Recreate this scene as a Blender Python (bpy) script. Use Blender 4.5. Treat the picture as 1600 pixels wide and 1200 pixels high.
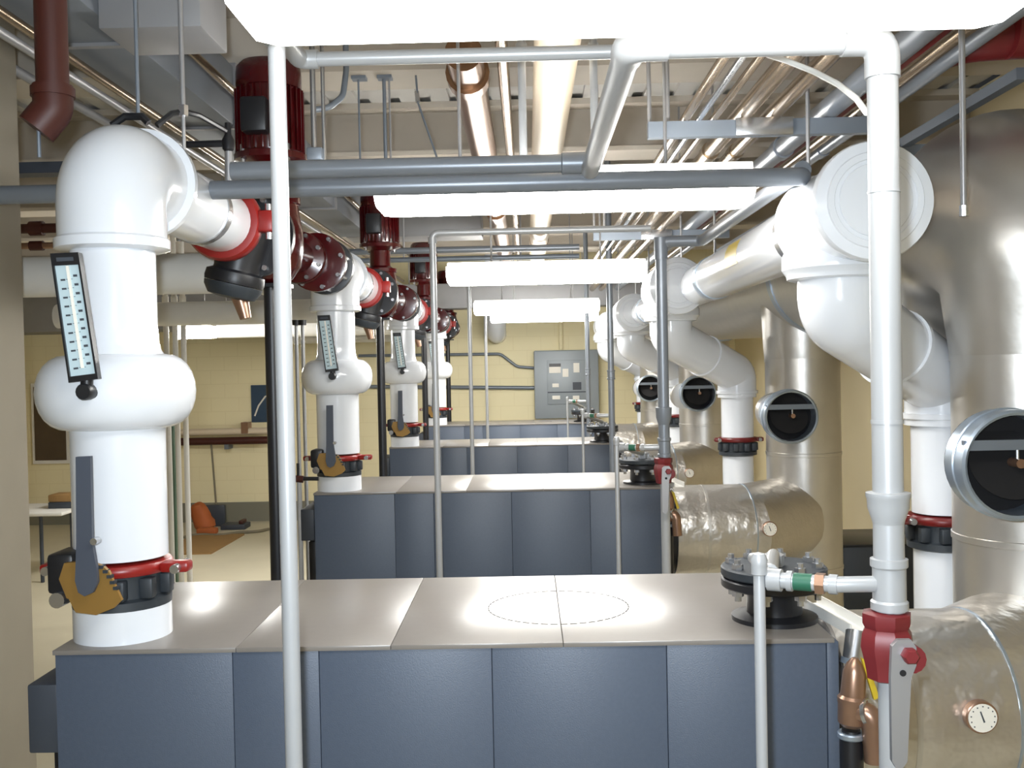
import bpy, bmesh, math, random
from mathutils import Vector, Matrix
for o in list(bpy.data.objects):
    bpy.data.objects.remove(o)
SC = bpy.context.scene
COL = SC.collection
random.seed(7)
PI = math.pi
H = 2.2            # eye height above the floor; every z below is given relative to the eye
S = 3.2            # spacing of the boilers along the room
TOP = 1.75         # ceiling, relative to the eye
BACK = 14.8        # back wall

# ------------------------------------------------------------------ camera
def cam_axes():
    y = Vector((24, 31, -1600)).normalized()
    th = math.radians(1.15)
    z = Vector((-math.sin(th), math.cos(th), 0))
    z = (z - y * z.dot(y)).normalized()
    x = y.cross(z)
    return x, y, z
AX, AY, AZ = cam_axes()
ROT = Matrix((AX, AY, AZ))
cam_data = bpy.data.cameras.new('camera')
cam_data.sensor_width = 36.0
cam_data.lens = 36.0
cam_data.clip_start = 0.05
cam = bpy.data.objects.new('camera', cam_data)
COL.objects.link(cam)
cam.matrix_world = Matrix.Translation((0, 0, H)) @ ROT.to_4x4()
SC.camera = cam

def P(px, py, y):
    """a point of the room at depth y, read off the photograph (z relative to the eye)"""
    d = ROT @ Vector((px - 800, 600 - py, -1600))
    return d * (y / d.y)
def V(*a): return Vector(a)

# ------------------------------------------------------------------ world, exposure, flash
w = bpy.data.worlds.new('world'); SC.world = w
w.use_nodes = True
w.node_tree.nodes['Background'].inputs[0].default_value = (0.9, 0.95, 1.0, 1)
w.node_tree.nodes['Background'].inputs[1].default_value = 0.02
SC.view_settings.view_transform = 'Standard'
SC.view_settings.look = 'None'
SC.view_settings.gamma = 1.0
SC.view_settings.use_curve_mapping = False
SC.view_settings.exposure = 0.12
LENS_POWER = dict(a=15.0, b=30.0, c=46.0, d=120.0)     # output raised towards the back, most in the small lamp, to brighten the wall
fl = bpy.data.lights.new('camera_flash', 'AREA')     # the camera's own flash
fl.shape = 'DISK'; fl.size = 0.05; fl.energy = 66.0; fl.color = (0.80, 0.90, 1.0)
flo = bpy.data.objects.new('camera_flash', fl); COL.objects.link(flo)
flo.matrix_world = Matrix.Translation((-0.05, 0.02, H + 0.05)) @ ROT.to_4x4()

# ------------------------------------------------------------------ materials
def lin(c):
    return tuple((v / 255 / 12.92) if v / 255 <= 0.04045 else ((v / 255 + 0.055) / 1.055) ** 2.4 for v in c) + (1,)
def mat(name, rgb, rough=0.5, metal=0.0, var=0.06, scale=6.0, bump=0.0, bscale=60.0, coat=0.0, emit=0.0, spec=None):
    m = bpy.data.materials.new(name); m.use_nodes = True
    nt = m.node_tree; b = nt.nodes['Principled BSDF']
    tc = nt.nodes.new('ShaderNodeTexCoord')
    n = nt.nodes.new('ShaderNodeTexNoise'); n.inputs['Scale'].default_value = scale; n.inputs['Detail'].default_value = 4
    nt.links.new(tc.outputs['Object'], n.inputs['Vector'])
    mx = nt.nodes.new('ShaderNodeMix'); mx.data_type = 'RGBA'
    c = lin(rgb)
    mx.inputs[6].default_value = tuple(v * (1 - var) for v in c[:3]) + (1,)
    mx.inputs[7].default_value = tuple(min(1, v * (1 + var)) for v in c[:3]) + (1,)
    nt.links.new(n.outputs['Fac'], mx.inputs[0])
    nt.links.new(mx.outputs[2], b.inputs['Base Color'])
    b.inputs['Roughness'].default_value = rough
    b.inputs['Metallic'].default_value = metal
    if spec is not None: b.inputs['Specular IOR Level'].default_value = spec
    if coat: b.inputs['Coat Weight'].default_value = coat; b.inputs['Coat Roughness'].default_value = 0.08
    if bump:
        n2 = nt.nodes.new('ShaderNodeTexNoise'); n2.inputs['Scale'].default_value = bscale; n2.inputs['Detail'].default_value = 3
        nt.links.new(tc.outputs['Object'], n2.inputs['Vector'])
        bp = nt.nodes.new('ShaderNodeBump'); bp.inputs['Strength'].default_value = bump; bp.inputs['Distance'].default_value = 0.03 if bump > 0.4 else 0.01
        nt.links.new(n2.outputs['Fac'], bp.inputs['Height']); nt.links.new(bp.outputs['Normal'], b.inputs['Normal'])
    if emit:
        b.inputs['Emission Color'].default_value = (1.0, 0.985, 0.945, 1); b.inputs['Emission Strength'].default_value = emit
    return m
def block_mat(name, rgb, joint):
    m = mat(name, rgb, 0.75, var=0.04, scale=2.0)
    nt = m.node_tree; b = nt.nodes['Principled BSDF']
    tc = nt.nodes.new('ShaderNodeTexCoord'); mp = nt.nodes.new('ShaderNodeMapping')
    mp.inputs['Rotation'].default_value = (PI / 2, 0, 0)
    br = nt.nodes.new('ShaderNodeTexBrick')
    br.inputs['Scale'].default_value = 1.0; br.inputs['Brick Width'].default_value = 0.4; br.inputs['Row Height'].default_value = 0.2
    br.inputs['Mortar Size'].default_value = 0.006; br.inputs['Mortar Smooth'].default_value = 0.5
    nt.links.new(tc.outputs['Object'], mp.inputs[0]); nt.links.new(mp.outputs[0], br.inputs['Vector'])
    src = b.inputs['Base Color'].links[0].from_socket
    mx = nt.nodes.new('ShaderNodeMix'); mx.data_type = 'RGBA'
    mx.inputs[7].default_value = lin(joint)
    nt.links.new(br.outputs['Fac'], mx.inputs[0]); nt.links.new(src, mx.inputs[6]); nt.links.new(mx.outputs[2], b.inputs['Base Color'])
    return m
M = dict(
    wall=block_mat('painted_block', (245, 234, 194), (238, 226, 184)),
    wallp=mat('painted_wall', (228, 214, 178), 0.75, var=0.04, scale=1.5),
    floor=mat('floor_paint', (208, 200, 176), 0.5, var=0.12, scale=1.5),
    ceil=mat('ceiling_deck', (202, 200, 196), 0.8, var=0.08, scale=1.2),
    beam=mat('beam_paint', (192, 184, 172), 0.75, var=0.08),
    column=mat('column_paint', (150, 142, 126), 0.75, var=0.05),
    pvc=mat('white_pvc', (226, 230, 236), 0.16, var=0.02, coat=0.3),
    blue=mat('slate_blue_coat', (76, 86, 102), 0.42, var=0.10, scale=90.0, bump=0.08, bscale=300),
    top=mat('boiler_top_coat', (126, 121, 116), 0.30, var=0.06, scale=30.0, spec=0.8),
    dark=mat('charcoal_coat', (58, 64, 74), 0.5),
    galv=mat('grey_paint_pipe', (168, 170, 172), 0.32, 0.2, var=0.05),
    galvd=mat('grey_steel_pipe', (124, 130, 138), 0.35, 0.3, var=0.08),
    steel=mat('bright_steel', (190, 192, 196), 0.25, 0.9, var=0.05),
    jacket=mat('aluminium_jacket', (206, 203, 198), 0.36, 0.85, var=0.07, scale=9.0, bump=0.16, bscale=11.0),
    jacketp=mat('polished_collar', (176, 190, 206), 0.28, 0.75, var=0.05),
    black=mat('black_iron', (26, 27, 31), 0.38, var=0.15, scale=20),
    rubber=mat('dark_valve_body', (44, 50, 56), 0.5, var=0.15, scale=20),
    seam=mat('seam_mark', (30, 29, 28), 0.9, spec=0.0),
    foil=mat('crinkled_foil', (208, 203, 196), 0.33, 0.85, var=0.08, scale=7.0, bump=0.55, bscale=9.0),
    ductd=mat('blue_grey_duct', (116, 121, 128), 0.55, 0.2, var=0.10),
    near_black=mat('near_black_matte', (16, 15, 18), 0.8),  # even near-black for the damper inside and the lever mark
    red=mat('red_enamel', (66, 8, 12), 0.2, var=0.10, coat=0.3),
    redb=mat('bright_red_clamp', (136, 26, 22), 0.35, var=0.08),
    red2=mat('dull_red_clamp', (104, 18, 18), 0.35, var=0.08),
    redv=mat('red_valve_body', (110, 32, 36), 0.45, var=0.15, scale=20),
    redpipe=mat('sprinkler_red', (104, 22, 24), 0.45, var=0.12),
    brownred=mat('rust_brown_paint', (66, 25, 16), 0.5, var=0.15),
    brass=mat('brass_plate', (150, 116, 60), 0.4, 0.35, var=0.08),
    bronze=mat('bronze', (160, 128, 108), 0.3, 0.75, var=0.12, scale=20),
    copper=mat('bronze_brown_pipe', (112, 82, 58), 0.28, 0.8, var=0.12),
    tan=mat('tan_steel_pipe', (142, 124, 102), 0.26, 0.8, var=0.1),
    cream=mat('cream_wrap', (222, 206, 182), 0.45, var=0.05),
    duct=mat('grey_duct', (142, 142, 144), 0.55, 0.2, var=0.10),
    strut=mat('grey_strut', (120, 128, 138), 0.45, 0.4, var=0.06),
    rod=mat('zinc_rod', (166, 166, 168), 0.4, 0.6, var=0.06),
    housing=mat('white_housing', (232, 230, 224), 0.45),
    lever=mat('lever_grey', (66, 72, 84), 0.5),
    glass=mat('scale_plate', (188, 208, 214), 0.25, var=0.03),
    mark=mat('scale_marks', (60, 66, 74), 0.6),
    white=mat('white_card', (240, 236, 226), 0.5, var=0.02),
    yellow=mat('yellow_tag', (190, 164, 40), 0.5, var=0.10),
    green=mat('green_tag', (34, 92, 70), 0.5, var=0.10),
    greenp=mat('green_paint', (70, 96, 78), 0.5),
    board=mat('brown_glass', (84, 70, 54), 0.2, var=0.2, scale=3),
    poster=mat('blue_poster', (40, 66, 92), 0.5, var=0.2, scale=5),
    card=mat('brown_board', (150, 116, 70), 0.7, var=0.1),
    orange=mat('orange_sack', (172, 92, 44), 0.7, var=0.2),
    hose=mat('grey_hose', (120, 112, 92), 0.6),
    panel=mat('panel_grey', (152, 160, 166), 0.45, 0.1, var=0.04),
    base=mat('baseboard_grey', (128, 126, 112), 0.6),
    cable=mat('white_cable', (226, 226, 222), 0.4),
)

for k_, p_ in LENS_POWER.items(): M['lens_' + k_] = mat('glowing_lens_' + k_, (250, 248, 240), 0.3, emit=p_)

# ------------------------------------------------------------------ mesh building
class MB:
    def __init__(s): s.v = []; s.f = []
    def add(s, vs, fs):
        n = len(s.v); s.v += [Vector(v) for v in vs]; s.f += [tuple(i + n for i in f) for f in fs]
        return s
    def tube(s, pts, r, seg=16, cap=True):
        pts = [Vector(p) for p in pts]; n = len(pts)
        rs = r if isinstance(r, (list, tuple)) else [r] * n
        d = [(pts[i + 1] - pts[i]).normalized() for i in range(n - 1)]
        ref = Vector((0, 0, 1)) if abs(d[0].z) < 0.9 else Vector((0, 1, 0))
        a = d[0].cross(ref).normalized(); b = d[0].cross(a).normalized()
        rings = []
        for i in range(n):
            t = d[min(i, n - 2)] if i == 0 else d[i - 1]
            nn = t if i in (0, n - 1) else (d[i - 1] + d[i]).normalized()
            ring = []
            for k in range(seg):
                an = 2 * PI * k / seg
                o = (a * math.cos(an) + b * math.sin(an)) * rs[i]
                o = o - t * (o.dot(nn) / t.dot(nn))
                ring.append(pts[i] + o)
            rings.append(ring)
            if 0 < i < n - 1:
                q = d[i - 1].rotation_difference(d[i])
                a = q @ a; b = q @ b
        vs = [p for ring in rings for p in ring]
        fs = [(i * seg + k, i * seg + (k + 1) % seg, (i + 1) * seg + (k + 1) % seg, (i + 1) * seg + k)
              for i in range(n - 1) for k in range(seg)]
        if cap:
            fs += [tuple(range(seg))[::-1], tuple((n - 1) * seg + k for k in range(seg))]
        return s.add(vs, fs)
    def lathe(s, base, axis, prof, seg=32, cap=True):
        base = Vector(base); ax = Vector(axis).normalized()
        ref = Vector((0, 0, 1)) if abs(ax.z) < 0.9 else Vector((0, 1, 0))
        a = ax.cross(ref).normalized(); b = ax.cross(a).normalized()
        vs = []; fs = []; m = len(prof)
        for (r, h) in prof:
            for k in range(seg):
                an = 2 * PI * k / seg
                vs.append(base + ax * h + (a * math.cos(an) + b * math.sin(an)) * max(r, 1e-4))
        for i in range(m - 1):
            for k in range(seg):
                fs.append((i * seg + k, i * seg + (k + 1) % seg, (i + 1) * seg + (k + 1) % seg, (i + 1) * seg + k))
        if cap: fs += [tuple(range(seg))[::-1], tuple((m - 1) * seg + k for k in range(seg))]
        return s.add(vs, fs)
    def cyl(s, a, b, r, seg=20, bev=0.0):
        a = Vector(a); b = Vector(b); L = (b - a).length
        if bev: pr = [(r - bev, 0), (r, bev), (r, L - bev), (r - bev, L)]
        else: pr = [(r, 0), (r, L)]
        return s.lathe(a, b - a, pr, seg)
    def box(s, lo, hi, bev=0.0, rot=None, piv=None):
        lo = Vector(lo); hi = Vector(hi); c = (lo + hi) / 2; z = hi - lo
        bm = bmesh.new(); bmesh.ops.create_cube(bm, size=1)
        for v in bm.verts: v.co = Vector((v.co.x * z.x, v.co.y * z.y, v.co.z * z.z))
        if bev: bmesh.ops.bevel(bm, geom=list(bm.edges), offset=bev, segments=2, affect='EDGES', profile=0.5)
        bm.verts.index_update()
        vs = []
        for v in bm.verts:
            p = v.co.copy()
            if rot is not None: p = rot @ p
            vs.append(p + c)
        s.add(vs, [tuple(v.index for v in f.verts) for f in bm.faces]); bm.free()
        return s
    def prism(s, poly, ext):
        """poly: 3D points of one face; ext: extrusion vector"""
        poly = [Vector(p) for p in poly]; e = Vector(ext); n = len(poly)
        fs = [tuple(range(n))[::-1], tuple(range(n, 2 * n))] + [(i, (i + 1) % n, n + (i + 1) % n, n + i) for i in range(n)]
        return s.add(poly + [p + e for p in poly], fs)
    def build(s, name, m, parent=None, ang=38, origin=None, label=None, kind=None):
        root = parent
        while root is not None and root.parent is not None: root = root.parent
        if root is not None: org = Vector(root['_loc'])
        else: org = Vector(origin) if origin is not None else Vector((0, 0, 0))
        me = bpy.data.meshes.new(name)
        me.from_pydata([tuple(v - org) for v in s.v], [], s.f)
        bm = bmesh.new(); bm.from_mesh(me); bmesh.ops.recalc_face_normals(bm, faces=bm.faces); bm.to_mesh(me); bm.free()
        me.materials.append(M[m] if isinstance(m, str) else m)
        me.polygons.foreach_set('use_smooth', [True] * len(me.polygons))
        me.set_sharp_from_angle(angle=math.radians(ang))
        o = bpy.data.objects.new(name, me); COL.objects.link(o)
        if parent is not None: o.parent = parent
        else: o.location = org + Vector((0, 0, H)); o['_loc'] = list(org)
        if label: o['label'] = label
        if kind: o['kind'] = kind
        return o
def thing(name, label, cat, loc, group=None):
    o = bpy.data.objects.new(name, None); COL.objects.link(o)
    loc = Vector(loc); o['_loc'] = list(loc); o.location = loc + Vector((0, 0, H))
    o.empty_display_size = 0.1
    return tag(o, label, cat, group)
def tag(o, label, cat, group=None):
    o['label'] = label; o['category'] = cat
    if group: o['group'] = group
    return o
def dup(o, off, label=None, parent=None, scale=None):
    c = o.copy(); COL.objects.link(c)
    if parent is not None: c.parent = parent
    else: c.location = o.location + Vector(off)
    if label: c['label'] = label
    for ch in list(o.children): dup(ch, None, None, c)
    return c
def struct(name, mb, m, ang=38):
    return mb.build(name, m, kind='structure', ang=ang)
def bend(pts, R, n=6):
    """round the corners of a polyline"""
    pts = [Vector(p) for p in pts]; out = [pts[0]]
    for i in range(1, len(pts) - 1):
        a = (pts[i - 1] - pts[i]); b = (pts[i + 1] - pts[i])
        th = a.angle(b); t = min(R / math.tan(th / 2), a.length * 0.49, b.length * 0.49)
        a.normalize(); b.normalize()
        p0 = pts[i] + a * t; p2 = pts[i] + b * t
        rr = t * math.tan(th / 2)
        c = pts[i] + (a + b).normalized() * (rr / math.sin(th / 2))
        u = (p0 - c).normalized(); w_ = (p2 - c).normalized(); full = u.angle(w_)
        for k in range(n + 1):
            q = u.slerp(w_, k / n) if full < 3.1 else u
            out.append(c + q * rr)
    out.append(pts[-1])
    return out
NTH = ['first', 'second', 'third', 'fourth']
def repeat(root, labels, offs=None):
    out = [root]
    for k in range(1, len(labels)):
        off = Vector((0, S * k, 0))
        if offs: off = off + Vector(offs[k])
        out.append(dup(root, off, labels[k]))
    return out

# ------------------------------------------------------------------ room shell
XL, XR, YF = -7.6, 3.0, -1.6
struct('floor', MB().box((XL, YF, -H - 0.1), (XR, BACK, -H)), 'floor')
cb = MB()
x = XL
while x < XR:      # corrugated deck
    cb.box((x, YF, TOP), (x + 0.12, BACK, TOP + 0.03)); cb.box((x + 0.12, YF, TOP + 0.03), (x + 0.2, BACK, TOP + 0.06))
    x += 0.2
cb.box((XL, YF, TOP + 0.06), (XR, BACK, TOP + 0.12))
struct('ceiling', cb, 'ceil')
struct('wall_back', MB().box((XL, BACK, -H), (XR, BACK + 0.15, TOP)), 'wall')
struct('wall_left', MB().box((XL - 0.15, YF, -H), (XL, BACK, TOP)), 'wallp')
struct('wall_right', MB().box((XR, YF, -H), (XR + 0.15, BACK, TOP)), 'wallp')
struct('wall_front', MB().box((XL, YF - 0.15, -H), (XR, YF, TOP)), 'wallp')
struct('baseboard_back', MB().box((XL, BACK - 0.02, -H), (XR, BACK, -H + 0.28)), 'base')
for i, y in enumerate((2.9, 4.85, 6.8, 8.75, 10.7, 12.65)):
    b = MB()
    b.box((XL, y, 1.40), (XR, y + 0.34, 1.43)); b.box((XL, y + 0.14, 1.43), (XR, y + 0.2, TOP - 0.03)); b.box((XL, y, TOP - 0.04), (XR, y + 0.34, TOP))
    struct('ceiling_beam', b, 'beam')
xr = P(39, 400, 4.0).x
struct('column', MB().box((xr - 0.8, 3.5, -H), (xr, 4.0, TOP), bev=0.03), 'column')

# ------------------------------------------------------------------ lamps
def lens_mesh(L, cx, cy, z0, z1, W=0.125):
    lv = [(1.0, 1.0, 1.0), (1.0, 0.99, 0.55), (0.996, 0.95, 0.28), (0.99, 0.88, 0.10), (0.977, 0.74, 0.0)]
    b = MB(); vs = []; fs = []
    nn = 0
    for (sl, sw, t) in lv:
        hl = L * sl; hw = W * sw; c = 0.03; z = z0 + (z1 - z0) * t
        ring = [(-hl + c, -hw), (hl - c, -hw), (hl, -hw + c), (hl, hw - c), (hl - c, hw), (-hl + c, hw), (-hl, hw - c), (-hl, -hw + c)]
        vs += [(cx + p[0], cy + p[1], z) for p in ring]
    for i in range(len(lv) - 1):
        for k in range(8): fs.append((i * 8 + k, i * 8 + (k + 1) % 8, (i + 1) * 8 + (k + 1) % 8, (i + 1) * 8 + k))
    fs += [tuple(range(8)), tuple(32 + k for k in range(8))[::-1]]
    return b.add(vs, fs)
def lamp(pl, pr, yfar, pyb, label, power='c', group='wraparound ceiling lights'):
    a = P(pl, pyb, yfar); c = P(pr, pyb, yfar)
    cx = (a.x + c.x) / 2; half = (c.x - a.x) / 2; z0 = P((pl + pr) / 2, pyb, yfar).z
    cy = yfar - 0.088; L = half / 0.985
    t = thing('ceiling_light', label, 'ceiling light', (cx, cy, z0 + 0.1), group)
    lens_mesh(L, cx, cy, z0, z0 + 0.105).build('lens', 'lens_' + power, t, ang=50)
    hb = MB().box((cx - L * 0.99, cy - 0.085, z0 + 0.1055), (cx + L * 0.99, cy + 0.085, z0 + 0.135), bev=0.006)
    hb.build('housing', 'housing', t)
    rb = [P((pl + pr) / 2 - 0, 0, 1)]
    for s_ in (-0.55, 0.55):
        MB().cyl((cx + s_ * L, cy, z0 + 0.135), (cx + s_ * L, cy, TOP), 0.006, 8).build('hanger_rod', 'rod', t)
    return t
lamp(402, 1560, 1.69, 57, 'huge glowing wraparound light across the top, over the first boiler', 'a')
lamp(600, 1160, 3.62, 333, 'glowing wraparound light hung under the twin grey cross pipes', 'b')
lamp(703, 1004, 6.55, 444, 'glowing wraparound light, third of the row, above the second boiler')
lamp(743, 934, 9.9, 491, 'glowing wraparound light, fourth of the row, over the last boilers')
lamp(768, 932, 11.9, 503, 'glowing wraparound light closest to the back wall panel')
t = lamp(280, 339, 10.2, 529, 'small glowing light far off by the yellow wall behind the white pipe', 'd')

# ------------------------------------------------------------------ boilers
BX0 = P(85, 1008, 2.6).x; BX1 = P(1291, 1005, 2.6).x
ZT = -0.71
Y0, Y1 = 2.6, 3.42
t = thing('boiler', 'slate-blue boiler cabinet filling the bottom of the picture, first of the row', 'boiler', ((BX0 + BX1) / 2, 3.0, -H), 'row of slate-blue boilers')
boiler = t
MB().box((BX0 + 0.02, Y0 + 0.02, -H), (BX1 - 0.01, Y1 - 0.02, ZT - 0.02)).build('core_casing', 'dark', t)
seams = [BX0] + [P(px, 1100, 2.6).x for px in (365, 500, 770, 1043)] + [BX1]
for a, b in zip(seams[:-1], seams[1:]):
    MB().box((a + 0.0008, Y0, -H + 0.08), (b - 0.0008, Y0 + 0.03, ZT - 0.012), bev=0.0015).build('side_panel', 'blue', t)
MB().box((BX1 + 0.004, Y0 + 0.01, -H + 0.08), (BX1 + 0.035, Y1, ZT - 0.012), bev=0.004).build('end_panel', 'blue', t)
MB().box((BX0 - 0.004, Y0 + 0.01, -H + 0.08), (BX0 + 0.02, Y1, ZT - 0.012), bev=0.004).build('end_panel', 'blue', t)
ts = [BX0 - 0.004, -0.76, P(611, 1005, 2.6).x, P(880, 1005, 2.6).x, BX1 + 0.02]
for i, (a, b) in enumerate(zip(ts[:-1], ts[1:])):
    MB().box((a + 0.0008, Y0 - 0.006, ZT - 0.012), (b - 0.0008, Y1, ZT), bev=0.001).build('top_cover', 'top', t)
cc = P(872, 936, 2.98)
b = MB()
for k in range(48):
    a0 = 2 * PI * k / 48; a1 = a0 + 2 * PI / 48 * 0.7
    pts = [(cc.x + r * math.cos(a), 2.98 + r * math.sin(a), ZT + 0.0004) for (r, a) in ((0.203, a0), (0.203, a1), (0.2055, a1), (0.2055, a0))]
    b.prism(pts, (0, 0, 0.0006))
b.build('knockout_ring', 'seam', t)
MB().box((BX0 - 0.085, 2.62, -0.985), (BX0 - 0.006, 3.0, -0.805), bev=0.006).build('burner_housing', 'dark', t)
MB().box((BX0 - 0.06, 2.7, -1.5), (BX0 - 0.006, 3.2, -1.0), bev=0.01).build('burner_blower', 'black', t)
# flanged nozzle at the flue end of the top
fc = P(1213, 985, 2.78); fx, fy = fc.x, 2.80
nz = MB().lathe((fx, fy, ZT), (0, 0, 1), [(0.115, 0), (0.115, 0.012), (0.075, 0.02), (0.072, 0.075), (0.085, 0.095)], 28).build('nozzle', 'black', t)
zf = ZT + 0.09
f1 = MB().cyl((fx, fy, zf), (fx, fy, zf + 0.026), 0.142, 32, 0.004).build('flange', 'black', t)
f2 = MB().cyl((fx, fy, zf + 0.03), (fx, fy, zf + 0.056), 0.142, 32, 0.004).build('blind_flange', 'rubber', t)
for k in range(8):
    a = 2 * PI * (k + 0.5) / 8; bx, by = fx + 0.116 * math.cos(a), fy + 0.116 * math.sin(a)
    m = MB().cyl((bx, by, zf - 0.03), (bx, by, zf + 0.082), 0.009, 8)
    m.lathe((bx, by, zf + 0.056), (0, 0, 1), [(0.016, 0), (0.016, 0.014)], 6); m.lathe((bx, by, zf - 0.016), (0, 0, 1), [(0.016, 0), (0.016, 0.015)], 6)
    m.build('bolt', 'steel', f2)
# cable channel sloping over the flue end of the top
a = P(1262, 945, 2.95); b_ = P(1345, 992, 2.68)
d = (b_ - a).normalized(); side = d.cross(V(0, 0, 1)).normalized() * 0.032; up = side.cross(d).normalized() * 0.03
m = MB(); m.prism([a - side, a + side, a + side + up, a + side * 0.85 + up, a + side * 0.85 + up * 0.15, a - side * 0.85 + up * 0.15, a - side * 0.85 + up, a - side + up], b_ - a)
m.build('cable_channel', 'housing', t)
repeat(t, ['slate-blue boiler cabinet filling the bottom of the picture, first of the row',
           'slate-blue boiler standing right behind the first, dark panel front, second of the row',
           'slate-blue boiler third of the row, only a band of its front visible',
           'slate-blue boiler last of the row, a thin strip before the yellow wall'])

# ------------------------------------------------------------------ white supply risers at the valve end
SX, SY = P(193, 975, 2.75).x, 2.75
def zpy(px, py, y): return P(px, py, y).z
t = thing('supply_riser', '', 'insulated pipe', (SX, SY, ZT), 'white insulated risers with bulging collars')
sl = ['big glossy white pipe with bulging collar on the first boiler, thermometer clipped on',
      'white bulged pipe rising from the second boiler, just right of the grey pole',
      'white bulged pipe rising from the third boiler',
      'white bulged pipe on the last boiler, mostly behind a thin pole']
t['label'] = sl[0]
MB().lathe((SX, SY, ZT), (0, 0, 1), [(0.127, 0), (0.127, 0.095), (0.118, 0.1)], 40).build('stub_pipe', 'pvc', t)
zb = zpy(180, 612, SY)
prof = [(0.122, -0.495), (0.122, -0.26), (0.1225, -0.255), (0.1225, -0.2), (0.1225, zb - 0.125), (0.123, zb - 0.108)]
for k in range(13):
    a = -PI / 2 + PI * k / 12
    prof.append((0.124 + 0.081 * max(0, math.cos(a)) ** 0.9, zb + 0.1 * math.sin(a)))
prof += [(0.116, zb + 0.112), (0.111, zb + 0.135), (0.109, zb + 0.18), (0.109, 0.37)]
MB().lathe((SX, SY, 0), (0, 0, 1), prof, 48).build('riser_pipe', 'pvc', t)
ZA = 0.545
el = bend([(SX, SY, 0.335), (SX, SY, ZA), (SX, SY + 0.24, ZA)], 0.17, 10)
m = MB().tube(el, 0.140, 36)
m.lathe((SX, SY, 0.325), (0, 0, 1), [(0.13, 0), (0.148, 0.006), (0.148, 0.03), (0.142, 0.036)], 40)
m.build('elbow_cover', 'pvc', t)
MB().lathe((SX, SY + 0.205, ZA), (0, 1, 0), [(0.142, 0), (0.160, 0.004), (0.160, 0.03), (0.152, 0.036), (0.11, 0.037)], 40).build('elbow_rim', 'pvc', t)
MB().tube([(SX, SY + 0.24, ZA), (SX, SY + 0.98, ZA)], 0.112, 32).build('cross_pipe', 'pvc', t)
MB().tube([(SX, SY + 0.70, ZA), (SX, SY + 0.745, ZA)], 0.116, 32).build('steel_band', 'steel', t)
risers = repeat(t, sl)

# red grooved coupling between riser and pump
t = thing('pipe_coupling', '', 'pipe coupling', (SX, SY + 1.02, ZA), 'red couplings before the pumps')
cl = ['red bolted coupling at the pump side of the first white elbow', 'red coupling on the pipe behind the second white elbow',
      'red coupling on the pipe behind the third white elbow', 'red coupling on the pipe behind the last white elbow']
t['label'] = cl[0]
MB().lathe((SX, SY + 0.985, ZA), (0, 1, 0), [(0.114, 0), (0.134, 0.004), (0.142, 0.02), (0.142, 0.06), (0.134, 0.076), (0.114, 0.08)], 32).build('ring', 'redb', t)
for sgn in (-1, 1):
    MB().box((SX + sgn * 0.158 - 0.03, SY + 0.995, ZA - 0.04), (SX + sgn * 0.158 + 0.03, SY + 1.055, ZA + 0.04), bev=0.01).build('lug', 'redb', t)
    MB().cyl((SX + sgn * 0.166, SY + 1.025, ZA - 0.065), (SX + sgn * 0.166, SY + 1.025, ZA + 0.065), 0.012, 10).build('bolt', 'steel', t)
repeat(t, cl)

# butterfly valves under the risers
def valve(loc, r, label, lever, ear=0.045):
    x, y, z = loc
    t = thing('butterfly_valve', label, 'valve', (x, y, z), 'butterfly valves under the white risers')
    m = MB().lathe((x, y, z), (0, 0, 1), [(r - 0.01, 0), (r + 0.012, 0.008), (r + 0.012, 0.03), (r - 0.004, 0.036), (r - 0.004, 0.09), (r - 0.002, 0.1)], 32)
    for k in range(10):
        a = 2 * PI * k / 10
        m.box((x + (r + 0.002) * math.cos(a) - 0.018, y + (r + 0.002) * math.sin(a) - 0.018, z + 0.036), (x + (r + 0.002) * math.cos(a) + 0.018, y + (r + 0.002) * math.sin(a) + 0.018, z + 0.09), bev=0.006)
    m.build('body', 'rubber', t)
    MB().lathe((x, y, z + 0.094), (0, 0, 1), [(r - 0.005, 0), (r + 0.013, 0.004), (r + 0.018, 0.012), (r + 0.018, 0.024), (r + 0.012, 0.032), (r - 0.005, 0.035)], 36).build('clamp_ring', 'redb', t)
    for sgn in (-1, 1):
        e = MB().box((x + sgn * (r + ear) - 0.038, y - 0.06, z + 0.098), (x + sgn * (r + ear) + 0.038, y - 0.01, z + 0.126), bev=0.008)
        e.build('clamp_ear', 'redb', t)
        MB().cyl((x + sgn * (r + ear + 0.01), y - 0.085, z + 0.112), (x + sgn * (r + ear + 0.01), y + 0.015, z + 0.112), 0.012, 12).build('clamp_bolt', 'steel', t)
    return t
VZ = zpy(195, 946, SY)
t = valve((SX, SY, VZ), 0.116, '', True)
vl = ['black valve with bright red clamp and brass notched plate under the first white riser',
      'black lever valve with red clamp under the second white riser', 'black lever valve with red clamp under the third white riser',
      'black lever valve with red clamp under the last white riser, behind a thin pole']
t['label'] = vl[0]
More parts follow.
